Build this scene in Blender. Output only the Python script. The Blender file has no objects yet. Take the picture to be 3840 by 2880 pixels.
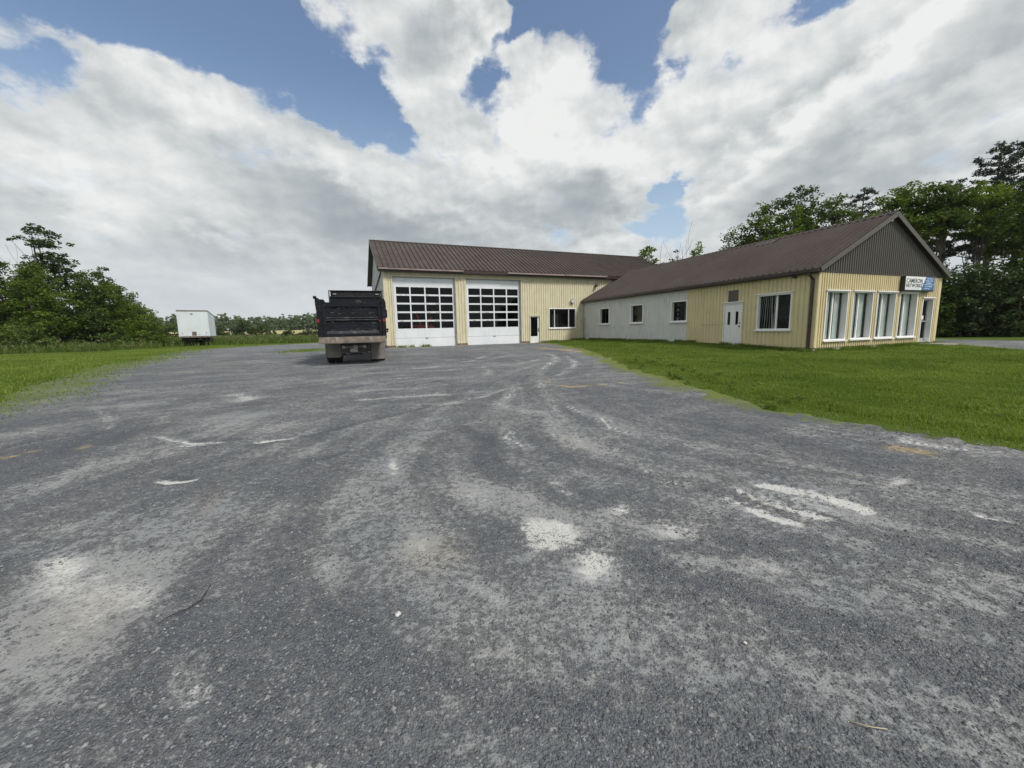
import bpy, bmesh, math, random
import numpy as np
from mathutils import Matrix, Vector

# ------------------------------------------------------------------ camera, sky, sun, exposure
S = bpy.context.scene
COL = S.collection
R = math.radians
F_PX = 1500.7
CAM_H = 1.104          # zero height is the garage floor; the yard is 0.4 m lower where the camera stands
cam = bpy.data.cameras.new('camera')
cam.sensor_width = 36
cam.lens = F_PX / 3840 * 36
cam.clip_start = 0.05
cam.clip_end = 6000
camo = bpy.data.objects.new('camera', cam)
COL.objects.link(camo)
S.camera = camo
_th, _ro = R(-7.747), R(1.168)
_r, _u, _f = Vector((1, 0, 0)), Vector((0, -math.sin(_th), math.cos(_th))), Vector((0, math.cos(_th), math.sin(_th)))
_X = _r * math.cos(_ro) - _u * math.sin(_ro)
_Y = _r * math.sin(_ro) + _u * math.cos(_ro)
camo.matrix_world = Matrix(((_X.x, _Y.x, -_f.x, 0), (_X.y, _Y.y, -_f.y, 0), (_X.z, _Y.z, -_f.z, CAM_H), (0, 0, 0, 1)))

S.view_settings.view_transform = 'Standard'
S.view_settings.look = 'None'
S.view_settings.gamma = 1
S.view_settings.use_curve_mapping = False
S.view_settings.exposure = 0.62
S.cycles.max_bounces = 8
S.cycles.transparent_max_bounces = 16
S.cycles.use_denoising = True

SUN_EL, SUN_AZ = 48, 128       # azimuth clockwise from +Y: behind the camera to the right
sd = Vector((math.sin(R(SUN_AZ)) * math.cos(R(SUN_EL)), math.cos(R(SUN_AZ)) * math.cos(R(SUN_EL)), math.sin(R(SUN_EL))))
sl = bpy.data.lights.new('sun', 'SUN')
sl.energy = 2.1
sl.angle = R(11)
sl.color = (1, .955, .88)
slo = bpy.data.objects.new('sun', sl)
COL.objects.link(slo)
slo.rotation_euler = sd.to_track_quat('Z', 'Y').to_euler()

W = bpy.data.worlds.new('World')
S.world = W
W.use_nodes = True


class NT:
    """small helper to write node trees in one line per node"""
    def __init__(s, tree):
        s.t = tree
        s.t.nodes.clear()

    def n(s, typ, ins=None, **kw):
        nd = s.t.nodes.new(typ)
        for k, v in kw.items():
            setattr(nd, k, v)
        if ins:
            for k, v in ins.items():
                sk = nd.inputs[k]
                if isinstance(v, bpy.types.NodeSocket):
                    s.t.links.new(v, sk)
                else:
                    sk.default_value = v
        return nd

    def m(s, op, a, b=None, c=None, clamp=False):
        nd = s.t.nodes.new('ShaderNodeMath')
        nd.operation = op
        nd.use_clamp = clamp
        for i, v in enumerate((a, b, c)):
            if v is None:
                continue
            if isinstance(v, bpy.types.NodeSocket):
                s.t.links.new(v, nd.inputs[i])
            else:
                nd.inputs[i].default_value = v
        return nd.outputs[0]

    def rng(s, v, a, b, c=0., d=1., smooth=True):
        nd = s.n('ShaderNodeMapRange', {'Value': v, 'From Min': a, 'From Max': b, 'To Min': c, 'To Max': d})
        nd.interpolation_type = 'SMOOTHSTEP' if smooth else 'LINEAR'
        return nd.outputs[0]

    def mix(s, f, a, b, mode='MIX'):
        nd = s.t.nodes.new('ShaderNodeMix')
        nd.data_type = 'RGBA'
        nd.blend_type = mode
        for k, v in ((0, f), (6, a), (7, b)):
            if isinstance(v, bpy.types.NodeSocket):
                s.t.links.new(v, nd.inputs[k])
            elif k == 0:
                nd.inputs[0].default_value = v
            else:
                nd.inputs[k].default_value = (*v, 1) if len(v) == 3 else v
        return nd.outputs[2]

    def noise(s, vec, scale, det=4, rough=.5, dist=0., lac=2.):
        nd = s.n('ShaderNodeTexNoise', {'Scale': scale, 'Detail': det, 'Roughness': rough, 'Distortion': dist, 'Lacunarity': lac})
        if vec is not None:
            s.t.links.new(vec, nd.inputs['Vector'])
        return nd.outputs['Fac']

    def mapping(s, vec, loc=(0, 0, 0), rot=(0, 0, 0), sc=(1, 1, 1)):
        return s.n('ShaderNodeMapping', {'Vector': vec, 'Location': loc, 'Rotation': rot, 'Scale': sc}).outputs[0]


def build_sky():
    t = NT(W.node_tree)
    d = t.n('ShaderNodeTexCoord').outputs['Generated']
    sep = t.n('ShaderNodeSeparateXYZ', {0: d})
    X, Y, Z = sep.outputs
    az = t.m('MULTIPLY', t.m('ARCTAN2', X, Y), 57.2958)
    el = t.m('MULTIPLY', t.m('ARCSINE', Z), 57.2958)
    # flat cloud layer: the ray meets it at X/Z, Y/Z
    zz = t.m('ADD', t.m('MAXIMUM', Z, 0.0), 0.14)
    P = t.n('ShaderNodeCombineXYZ', {0: t.m('DIVIDE', X, zz), 1: t.m('DIVIDE', Y, zz), 2: 0.0}).outputs[0]
    AE = t.n('ShaderNodeCombineXYZ', {0: az, 1: el, 2: 0.0}).outputs[0]
    # heaped cloud is not flat: its texture follows the view direction, a little squeezed in height
    Q = t.n('ShaderNodeCombineXYZ', {0: t.m('MULTIPLY', az, .045), 1: t.m('MULTIPLY', t.m('POWER', t.m('MAXIMUM', el, 0.), .8), .15), 2: 0.0}).outputs[0]
    # warps: a broad one and a ragged one
    w1 = t.n('ShaderNodeTexNoise', {'Vector': Q, 'Scale': 1.6, 'Detail': 9, 'Roughness': .60}).outputs['Color']
    wv = t.n('ShaderNodeVectorMath', {0: w1, 1: (.5, .5, .5)}, operation='SUBTRACT').outputs[0]
    wsc = t.n('ShaderNodeVectorMath', {0: wv, 1: (19, 12, 0)}, operation='MULTIPLY').outputs[0]
    AEW = t.n('ShaderNodeVectorMath', {0: AE, 1: wsc}, operation='ADD').outputs[0]

    def blob(src, a, e, ra, re, rot=0, amp=1., soft=.0):
        v = t.n('ShaderNodeMapping', {'Vector': src, 'Location': (a, e, 0), 'Rotation': (0, 0, R(rot)), 'Scale': (ra, re, 1)}, vector_type='TEXTURE').outputs[0]
        l = t.n('ShaderNodeVectorMath', {0: v}, operation='LENGTH').outputs['Value']
        return t.rng(l, 1.25, soft, 0, amp)

    def total(lst):
        o = lst[0]
        for q in lst[1:]:
            o = t.m('ADD', o, q)
        return o
    holes = total([blob(AEW, *b) for b in HOLES])
    grey = total([blob(AEW, *b) for b in GREYS])
    lite = total([blob(AEW, *b) for b in LIGHTS])
    puff = t.noise(Q, 2.6, 12, .60, .0)
    wisp = t.noise(t.mapping(Q, (3.1, 7.7, 0), (0, 0, R(-38)), (.7, 1.5, 1)), 2.4, 10, .6, .15)
    tex = t.m('ADD', t.m('MULTIPLY', puff, .7), t.m('MULTIPLY', wisp, .3))
    # covering: 1 = closed cloud, 0 = clear
    c = t.m('ADD', t.m('MULTIPLY', t.m('SUBTRACT', tex, .5), 5.4), t.m('SUBTRACT', 1.0, t.m('MULTIPLY', holes, 1.6)))
    mask = t.rng(c, -.25, .72)
    # relief against a slightly shifted copy, lit from the upper right
    P2 = t.n('ShaderNodeVectorMath', {0: Q, 1: (.03, .055, 0)}, operation='ADD').outputs[0]
    puff2 = t.noise(P2, 3.2, 7, .55, .0)
    puff1 = t.noise(Q, 3.2, 7, .55, .0)
    rel = t.rng(t.m('SUBTRACT', puff1, puff2), -.13, .13, -.5, .5, smooth=False)
    n3 = t.noise(t.mapping(Q, (11, 2, 0), (0, 0, R(-12)), (.75, 1.15, 1)), 1.35, 7, .48, .1)
    dark = t.m('ADD', t.rng(n3, .28, .72, .10, .56), t.m('MULTIPLY', grey, .56))
    dark = t.m('SUBTRACT', dark, t.m('MULTIPLY', lite, .50))
    dark = t.m('SUBTRACT', dark, t.m('MULTIPLY', rel, .40))
    dark = t.m('SUBTRACT', dark, t.rng(c, .75, .1, 0, .25))
    dark = t.m('ADD', dark, t.rng(el, 16, 2, 0, .16))
    dark = t.m('MULTIPLY', t.m('TANH', t.m('MULTIPLY', t.m('MAXIMUM', dark, 0.0), .95)), 1.12)
    cr = t.n('ShaderNodeValToRGB', {0: dark})
    e = cr.color_ramp.elements
    ccol = t.mix(t.rng(el, 13, 2, 0, .8), cr.outputs[0], (.42, .445, .465))
    e[0].position, e[0].color = 0, (*CL[0], 1)
    e[1].position, e[1].color = 1, (*CL[3], 1)
    for p, q in ((.35, CL[1]), (.68, CL[2])):
        x = e.new(p)
        x.color = (*q, 1)
    sky = t.n('ShaderNodeTexSky', sky_type='NISHITA', sun_disc=False, sun_elevation=R(SUN_EL), sun_rotation=R(SUN_AZ), altitude=100, air_density=1.0, dust_density=1.6, ozone_density=1.4)
    haze = t.rng(el, 30, 3, .04, .75)
    b1 = t.n('ShaderNodeBackground', {'Color': sky.outputs[0], 'Strength': SKY_STRENGTH})
    b2 = t.n('ShaderNodeBackground', {'Color': ccol, 'Strength': 1.0})
    b3 = t.n('ShaderNodeBackground', {'Color': (.36, .45, .52, 1), 'Strength': 1.0})
    m0 = t.n('ShaderNodeMixShader', {0: haze, 1: b1.outputs[0], 2: b3.outputs[0]})
    m1 = t.n('ShaderNodeMixShader', {0: t.m('MULTIPLY', mask, .97), 1: m0.outputs[0], 2: b2.outputs[0]})
    t.n('ShaderNodeOutputWorld', {0: m1.outputs[0]})


SKY_STRENGTH = 0.092
CL = [(.57, .575, .565), (.445, .458, .458), (.315, .338, .346), (.21, .24, .255)]   # lit cloud down to shaded base
# (azimuth, elevation, half width, half height, turn, amount, softness) of the blue gaps
HOLES = [(3.5, 35, 5, 4.5, 0, 1.0, .3), (-48, 28, 9, 4.0, 0, 1., .3), (11, 38, 14, 5.0, 0, 1.2, .5), (-40, 31, 16, 5.5, 12, 1., .4), (-26, 31, 12, 6.0, 0, 1.1, .4), (-18.5, 26.5, 8, 3.6, -32, 1.1, .4), (-49, 22.0, 5, 2.6, 0, .8, .2),
         (8, 37, 9, 4.5, 0, 1.1, .4), (15, 33, 8, 5.0, 40, 1.1, .3), (19, 29, 4.5, 4.0, 30, .9, .2), (-2, 29.3, 6, 2.0, 25, .62, 0), (1.5, 32.5, 5, 2.0, 50, .5, 0), (-2, 25.5, 3, 1.8, 60, .4, 0),
         (21.8, 17.8, 2.6, 2.0, 40, 1., .2), (17.5, 13.0, 6.5, 2.3, 12, .95, .1), (6, 12.8, 5, 1.5, 0, .45, 0), (34, 31.5, 6, 2.0, 0, .9, .2), (22, 12, 4, 3, -30, .5, 0),
         (0, 75, 60, 14, 0, .7, 0), (150, 45, 40, 15, 10, .8, 0), (-120, 40, 30, 12, 0, .8, 0)]
# shaded cloud bases
GREYS = [(-19, 12, 18, 4.5, -10, .28, 0), (9, 15, 9, 3.5, -5, .4, 0), (-26, 17.5, 15, 5.2, -18, .8, 0), (-14, 13, 15, 4.2, -10, .85, 0), (-33, 8, 14, 3.5, -12, .5, 0), (-8.5, 33, 7, 3.6, 0, 1.1, .1), (10, 17.3, 6.5, 3.4, -8, 1., .1), (1, 15, 6, 2.6, 0, .55, 0), (-36, 12, 8, 3, -20, .4, 0),
         (29, 22, 13, 1.5, 30, .55, 0), (40, 19, 13, 1.8, 26, .6, 0), (33, 14, 13, 2.0, 14, .5, 0), (46, 13.5, 9, 1.8, 10, .6, 0), (36, 25, 12, 1.3, 30, .4, 0)]
# sunlit heads and edges
LIGHTS = [(-22, 20.5, 12, 2.6, -22, .8, 0), (-36, 23.5, 9, 3, 10, .8, 0), (3, 24, 7, 3.4, -20, .9, 0), (-3, 22, 7, 2.4, -30, .7, 0), (7, 28, 4.5, 3.4, 0, .8, 0), (31, 18.5, 13, 1.2, 26, .6, 0), (38, 23, 13, 1.4, 28, .6, 0), (-44, 14, 8, 3.0, -20, .7, 0), (-33, 9.5, 6, 1.4, -20, .8, 0), (14, 21.5, 6, 3, 0, .6, 0), (26, 30, 7, 3, 20, .5, 0), (45, 27, 9, 3, 20, .7, 0), (11, 11.5, 6, 1.2, 0, .5, 0)]
build_sky()

# ------------------------------------------------------------------ helpers
def link(o, parent=None):
    COL.objects.link(o)
    if parent is not None:
        o.parent = parent
    return o


def thing(name, label, cat, loc=(0, 0, 0), rz=0., group=None):
    o = bpy.data.objects.new(name, None)
    o.empty_display_size = .2
    o.location = loc
    o.rotation_euler = (0, 0, rz)
    link(o)
    return tag(o, label, cat, group)


def tag(o, label=None, cat=None, group=None, kind=None):
    for k, v in (('label', label), ('category', cat), ('group', group), ('kind', kind)):
        if v:
            o[k] = v
    return o


class MB:
    """collects faces; build() links them as one mesh object"""
    def __init__(s):
        s.v, s.f, s.sm = [], [], []

    def quad(s, *p):
        n = len(s.v)
        s.v += [tuple(q) for q in p]
        s.f.append(tuple(range(n, n + len(p))))
        s.sm.append(False)

    def box(s, x0, x1, y0, y1, z0, z1, T=None):
        p = [(x, y, z) for x in (x0, x1) for y in (y0, y1) for z in (z0, z1)]
        if T:
            p = [tuple(T(Vector(q))) for q in p]
        n = len(s.v)
        s.v += p
        for f in ((0, 1, 3, 2), (4, 6, 7, 5), (0, 4, 5, 1), (2, 3, 7, 6), (0, 2, 6, 4), (1, 5, 7, 3)):
            s.f.append(tuple(n + i for i in f))
            s.sm.append(False)
        return s

    def bar(s, a, b, w, h=None):
        a, b = Vector(a), Vector(b)
        h = h or w
        d = (b - a).normalized()
        u = d.cross(Vector((0, 0, 1)))
        if u.length < 1e-3:
            u = Vector((1, 0, 0))
        u.normalize()
        k = u.cross(d)
        n = len(s.v)
        for c in (a, b):
            for i, j in ((-1, -1), (1, -1), (1, 1), (-1, 1)):
                s.v.append(tuple(c + u * i * w / 2 + k * j * h / 2))
        for f in ((3, 2, 1, 0), (4, 5, 6, 7), (0, 1, 5, 4), (1, 2, 6, 5), (2, 3, 7, 6), (3, 0, 4, 7)):
            s.f.append(tuple(n + i for i in f))
            s.sm.append(False)
        return s

    def tube(s, pts, rad, seg=8, cap=True):
        pts = [Vector(p) for p in pts]
        rad = rad if isinstance(rad, (list, tuple)) else [rad] * len(pts)
        n = len(s.v)
        ref = None
        for i, p in enumerate(pts):
            d = (pts[min(i + 1, len(pts) - 1)] - pts[max(i - 1, 0)])
            d.normalize()
            if ref is None:
                ref = d.orthogonal().normalized()
            ref = (ref - d * ref.dot(d))
            if ref.length < 1e-4:
                ref = d.orthogonal()
            ref.normalize()
            k = d.cross(ref)
            for j in range(seg):
                a = 2 * math.pi * j / seg
                s.v.append(tuple(p + (ref * math.cos(a) + k * math.sin(a)) * rad[i]))
        for i in range(len(pts) - 1):
            for j in range(seg):
                q = n + i * seg
                s.f.append((q + j, q + (j + 1) % seg, q + seg + (j + 1) % seg, q + seg + j))
                s.sm.append(True)
        if cap:
            s.f.append(tuple(n + j for j in reversed(range(seg))))
            s.sm.append(False)
            s.f.append(tuple(n + (len(pts) - 1) * seg + j for j in range(seg)))
            s.sm.append(False)
        return s

    def prism(s, poly, axis, a, b, T=None):
        """poly of (p,q) pairs pushed along axis 'x','y' or 'z' from a to b"""
        def P(p, q, t):
            r = {'x': (t, p, q), 'y': (p, t, q), 'z': (p, q, t)}[axis]
            return tuple(T(Vector(r))) if T else r
        n = len(s.v)
        k = len(poly)
        for t in (a, b):
            for p, q in poly:
                s.v.append(P(p, q, t))
        s.f.append(tuple(n + i for i in range(k)))
        s.f.append(tuple(n + k + i for i in reversed(range(k))))
        s.sm += [False, False]
        for i in range(k):
            j = (i + 1) % k
            s.f.append((n + j, n + i, n + k + i, n + k + j))
            s.sm.append(False)
        return s

    def each(s, name, mat, parent=None, bevel=0., fix=True):
        """like build(), but every separate piece becomes an object of its own"""
        par = list(range(len(s.v)))

        def find(i):
            while par[i] != i:
                par[i] = par[par[i]]
                i = par[i]
            return i
        for f in s.f:
            for i in f[1:]:
                par[find(i)] = find(f[0])
        groups = {}
        for k, f in enumerate(s.f):
            groups.setdefault(find(f[0]), []).append(k)
        o = None
        for ks in groups.values():
            m = MB()
            mp = {}
            for k in ks:
                for i in s.f[k]:
                    if i not in mp:
                        mp[i] = len(m.v)
                        m.v.append(s.v[i])
                m.f.append(tuple(mp[i] for i in s.f[k]))
                m.sm.append(s.sm[k])
            o = m.build(name, mat, parent, bevel, fix)
        return o

    def build(s, name, mat, parent=None, bevel=0., fix=True):
        me = bpy.data.meshes.new(name)
        me.from_pydata(s.v, [], s.f)
        me.polygons.foreach_set('use_smooth', s.sm)
        if fix:
            bm = bmesh.new()
            bm.from_mesh(me)
            bmesh.ops.recalc_face_normals(bm, faces=bm.faces)
            bm.to_mesh(me)
            bm.free()
        if mat:
            me.materials.append(mat)
        o = link(bpy.data.objects.new(name, me), parent)
        if bevel:
            b = o.modifiers.new('bevel', 'BEVEL')
            b.width = bevel
            b.segments = 2
            b.limit_method = 'ANGLE'
        return o


def np_mesh(name, V, Fq, mat, parent=None, attrs=None, smooth=False):
    """V (n,3); Fq (m,k) all faces of k corners"""
    V = np.asarray(V, np.float32)
    Fq = np.asarray(Fq, np.int32)
    me = bpy.data.meshes.new(name)
    m, k = Fq.shape
    me.vertices.add(len(V))
    me.vertices.foreach_set('co', V.ravel())
    me.loops.add(m * k)
    me.loops.foreach_set('vertex_index', Fq.ravel())
    me.polygons.add(m)
    me.polygons.foreach_set('loop_start', np.arange(0, m * k, k, dtype=np.int32))
    me.polygons.foreach_set('loop_total', np.full(m, k, np.int32))
    me.polygons.foreach_set('use_smooth', np.full(m, smooth))
    me.update(calc_edges=True)
    for an, (dom, typ, arr) in (attrs or {}).items():
        a = me.attributes.new(an, typ, dom)
        a.data.foreach_set('color' if typ == 'FLOAT_COLOR' else 'value', np.asarray(arr, np.float32).ravel())
    if mat:
        me.materials.append(mat)
    return link(bpy.data.objects.new(name, me), parent)


def dup(o, parent=None):
    c = o.copy()
    link(c, parent)
    for ch in list(o.children):
        dup(ch, c)
    return c


# value noise on the plane, for ground heights and worn patches
_rs = np.random.RandomState(5)
_H = _rs.rand(256, 256)


def vn(x, y):
    xi, yi = np.floor(x).astype(int), np.floor(y).astype(int)
    fx, fy = x - xi, y - yi
    fx, fy = fx * fx * (3 - 2 * fx), fy * fy * (3 - 2 * fy)
    a, b = _H[xi & 255, yi & 255], _H[(xi + 1) & 255, yi & 255]
    c, d = _H[xi & 255, (yi + 1) & 255], _H[(xi + 1) & 255, (yi + 1) & 255]
    return (a * (1 - fx) + b * fx) * (1 - fy) + (c * (1 - fx) + d * fx) * fy


def fbm(x, y, o=4, s=1.):
    r, a, t = 0., 1., 0.
    for i in range(o):
        r = r + a * vn(x * s + 17.3 * i, y * s + 5.1 * i)
        t += a
        a *= .5
        s *= 2.03
    return r / t


def sst(a, b, x):
    t = np.clip((x - a) / (b - a), 0, 1)
    return t * t * (3 - 2 * t)


# plan of the two buildings: J is the ground point of the inner corner
J = np.array([6.0296, 33.278])
AL_A, AL_B = R(22.641), R(21.107)
eA = np.array([-math.cos(AL_A), -math.sin(AL_A)])
nB = np.array([math.sin(AL_B), -math.cos(AL_B)])
rB = np.array([math.cos(AL_B), math.sin(AL_B)])


def gz(x, y):
    x, y = np.asarray(x, float), np.asarray(y, float)
    z = -.4 * (1 - sst(0, 24, y))
    b = (x - J[0]) * nB[0] + (y - J[1]) * nB[1]
    w = (x - J[0]) * rB[0] + (y - J[1]) * rB[1]
    z = z + .15 * sst(-4.5, -.8, w) * (1 - sst(12, 17.5, b)) * (1 - sst(1, 3, w)) * sst(-1, .5, b)
    r = np.hypot(x, y)
    z = z + np.maximum(r - 95, 0) * .019 * (1 - sst(300, 420, r)) + sst(300, 420, r) * 4.6
    return z


def gz1(x, y):
    return float(gz(x, y))


# ------------------------------------------------------------------ materials
MATS = {}


def mat(name, col, rough=.6, metal=0., var=.12, vscale=3., bump=0., bscale=20., spec=.5, dirt=None, dirt_amt=0., dirt_scale=(1, 1, .15), streak=0., coat=0.):
    if name in MATS:
        return MATS[name]
    m = bpy.data.materials.new(name)
    m.use_nodes = True
    t = NT(m.node_tree)
    ob = t.n('ShaderNodeTexCoord').outputs['Object']
    n = t.noise(ob, vscale, 5, .6)
    c = t.mix(t.rng(n, .3, .7), [v * (1 - var) for v in col], [min(v * (1 + var), 1) for v in col])
    if dirt:
        dn = t.noise(t.mapping(ob, sc=dirt_scale), 9, 8, .65)
        c = t.mix(t.m('MULTIPLY', t.rng(dn, .5, .72), dirt_amt), c, dirt)
    p = t.n('ShaderNodeBsdfPrincipled', {'Base Color': c, 'Metallic': metal, 'Specular IOR Level': spec, 'Coat Weight': coat})
    t.t.links.new(t.rng(t.noise(ob, vscale * 3, 4, .6), .3, .7, rough * .82, min(rough * 1.18, 1)), p.inputs['Roughness'])
    if bump:
        b = t.n('ShaderNodeBump', {'Strength': bump, 'Distance': .02, 'Height': t.noise(ob, bscale, 4, .6)})
        t.t.links.new(b.outputs[0], p.inputs['Normal'])
    t.n('ShaderNodeOutputMaterial', {0: p.outputs[0]})
    MATS[name] = m
    return m


def leaf_mat(name, c1, c2, trans=.25, rough=.55):
    m = bpy.data.materials.new(name)
    m.use_nodes = True
    t = NT(m.node_tree)
    at = t.n('ShaderNodeAttribute', attribute_name='tint').outputs['Fac']
    ri = t.n('ShaderNodeObjectInfo').outputs['Random']
    f = t.m('ADD', at, t.m('MULTIPLY', t.m('SUBTRACT', ri, .5), .12), clamp=True)
    c = t.mix(f, c1, c2)
    p = t.n('ShaderNodeBsdfPrincipled', {'Base Color': c, 'Roughness': rough, 'Specular IOR Level': .3})
    tr = t.n('ShaderNodeBsdfTranslucent', {'Color': t.mix(.35, c, (c2[0] * 1.3, c2[1] * 1.5, c2[2] * .6))})
    mx = t.n('ShaderNodeMixShader', {0: trans, 1: p.outputs[0], 2: tr.outputs[0]})
    t.n('ShaderNodeOutputMaterial', {0: mx.outputs[0]})
    return m


def glass_mat(name, tint=(.35, .4, .4), refl=1.):
    m = bpy.data.materials.new(name)
    m.use_nodes = True
    t = NT(m.node_tree)
    ob = t.n('ShaderNodeTexCoord').outputs['Object']
    fr = t.n('ShaderNodeFresnel', {'IOR': 1.52}).outputs[0]
    b = t.n('ShaderNodeBump', {'Strength': .12, 'Distance': .02, 'Height': t.noise(ob, 2.5, 2, .5)})
    g = t.n('ShaderNodeBsdfGlossy', {'Color': (.9, .93, .95, 1), 'Roughness': .03, 'Normal': b.outputs[0]})
    tr = t.n('ShaderNodeBsdfTransparent', {'Color': (*tint, 1)})
    mx = t.n('ShaderNodeMixShader', {0: t.m('MULTIPLY', fr, refl), 1: tr.outputs[0], 2: g.outputs[0]})
    t.n('ShaderNodeOutputMaterial', {0: mx.outputs[0]})
    return m


M_cream = mat('cream_siding', (.60, .555, .395), .55, var=.06, vscale=1.3, dirt=(.34, .24, .13), dirt_amt=.45)
M_yellow = mat('yellow_siding', (.62, .535, .32), .5, var=.05, vscale=1.2, dirt=(.36, .27, .14), dirt_amt=.3)
M_grey = mat('grey_siding', (.61, .62, .61), .55, var=.05, vscale=1.2, dirt=(.33, .35, .34), dirt_amt=.5)
M_roof = mat('brown_metal_roof', (.063, .050, .046), .6, var=.12, vscale=.5, dirt=(.095, .074, .068), dirt_amt=.45, dirt_scale=(1, .3, 1), spec=.2)
M_roof2 = mat('brown_gable_metal', (.082, .077, .068), .5, var=.06, vscale=1)
M_trimb = mat('dark_brown_trim', (.035, .022, .020), .4, var=.15, vscale=2)
M_gut = mat('brown_gutter', (.05, .034, .032), .35, var=.25, vscale=1.5, dirt=(.2, .16, .15), dirt_amt=.5, dirt_scale=(1, 1, 4))
M_gutA = mat('faded_gutter', (.30, .235, .22), .5, var=.25, vscale=1.2)
M_white = mat('white_trim', (.78, .78, .78), .45, var=.03, vscale=2, dirt=(.5, .47, .42), dirt_amt=.25)
M_door = mat('white_door_panel', (.70, .735, .77), .45, var=.035, vscale=1.5, dirt=(.5, .5, .49), dirt_amt=.35)
M_peel = mat('peeling_white_paint', (.74, .75, .76), .5, var=.04, vscale=4, dirt=(.16, .11, .09), dirt_amt=.75, dirt_scale=(1.2, 1.2, 1.6))
M_conc = mat('weathered_concrete', (.27, .25, .21), .9, var=.2, vscale=4, bump=.5, bscale=25)
M_block = mat('brown_block', (.17, .13, .10), .9, var=.25, vscale=6, bump=.5, bscale=25)
M_dark = mat('dark_interior', (.012, .012, .013), .9, var=.3)  # near-black: the darkness of unlit spaces is put into the colour
M_dim = mat('dim_interior_panel', (.10, .105, .07), .8, var=.3, vscale=2)
M_black = mat('black_metal', (.012, .012, .013), .45, var=.3)
M_alu = mat('brushed_aluminium', (.55, .56, .57), .35, metal=.8, var=.08)
M_glass = glass_mat('window_glass', (.93, .96, .95), .6)
M_glassd = glass_mat('dark_window_glass', (.5, .52, .52), .5)
M_blind = mat('pale_green_blind', (.80, .86, .83), .7, var=.08, vscale=3)
M_blindd = mat('grey_vertical_blind', (.48, .48, .50), .7, var=.2, vscale=3)
M_orange = mat('orange_paint', (.55, .06, .02), .5, var=.2)
M_yel = mat('yellow_cardboard', (.5, .26, .05), .7)
M_bark = mat('grey_brown_bark', (.11, .09, .07), .9, var=.3, vscale=8, bump=.8, bscale=30)
M_dead = mat('bare_grey_wood', (.24, .22, .20), .9, var=.2, vscale=8)

# ------------------------------------------------------------------ ground
LOT = np.array([(14, -6), (9.5, 1.8), (7.0, 3.45), (5.79, 4.38), (5.23, 4.92), (4.66, 5.67), (4.31, 7.13), (4.02, 10.31), (3.86, 13.5), (3.78, 16.74), (3.66, 21), (3.5, 25), (3.1, 29), (2.4, 31.9),
                (2.0, 36), (-9, 32), (-12, 40), (-14.5, 47), (-18, 49.5), (-22.7, 47.2), (-25.3, 42.5), (-26.6, 37.5), (-25.8, 31.5), (-22.8, 26), (-19.5, 21), (-16.9, 16.2), (-15.05, 13.3), (-13.18, 10.8), (-11.54, 8.9), (-9.6, 5.6), (-8.6, 2), (-8.5, -6)])
ROAD = np.array([(22.9, 22.2), (21.6, 19.8), (20.4, 17.6), (19.9, 15.4), (19.9, 11), (22, 2), (34, -10), (50, 2), (33, 13), (27.2, 19.4), (26.0, 22.2), (25.2, 24.4), (24.0, 30), (22.5, 37), (19.6, 36.5), (21.4, 28)])


def sdist(poly, x, y):
    """distance to a polygon, negative inside"""
    x, y = np.asarray(x, float), np.asarray(y, float)
    d = np.full(x.shape, 1e9)
    ins = np.zeros(x.shape, bool)
    n = len(poly)
    for i in range(n):
        ax, ay = poly[i]
        bx, by = poly[(i + 1) % n]
        dx, dy = bx - ax, by - ay
        t = np.clip(((x - ax) * dx + (y - ay) * dy) / (dx * dx + dy * dy), 0, 1)
        d = np.minimum(d, np.hypot(x - ax - t * dx, y - ay - t * dy))
        cond = ((ay > y) != (by > y)) & (x < (bx - ax) * (y - ay) / (by - ay + 1e-12) + ax)
        ins ^= cond
    return np.where(ins, -d, d)


def edge_noise(x, y):
    k = 1 + .9 * (np.asarray(x) > 2) * (np.asarray(y) > 3.5)
    return ((fbm(x, y, 4, .9) - .5) * .55 + (fbm(x, y, 3, 5.) - .5) * .26) * k


def lot_sd(x, y):
    return sdist(LOT, x, y) + edge_noise(x, y)


def grid(xs, ys):
    X, Y = np.meshgrid(xs, ys)
    nx, ny = len(xs), len(ys)
    idx = np.arange(nx * ny).reshape(ny, nx)
    F = np.stack([idx[:-1, :-1], idx[:-1, 1:], idx[1:, 1:], idx[1:, :-1]], -1).reshape(-1, 4)
    return X.ravel(), Y.ravel(), F


def spaced(parts):
    out = []
    for a, b, d in parts:
        out.append(np.arange(a, b, d))
    return np.unique(np.round(np.concatenate(out), 4))


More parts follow.
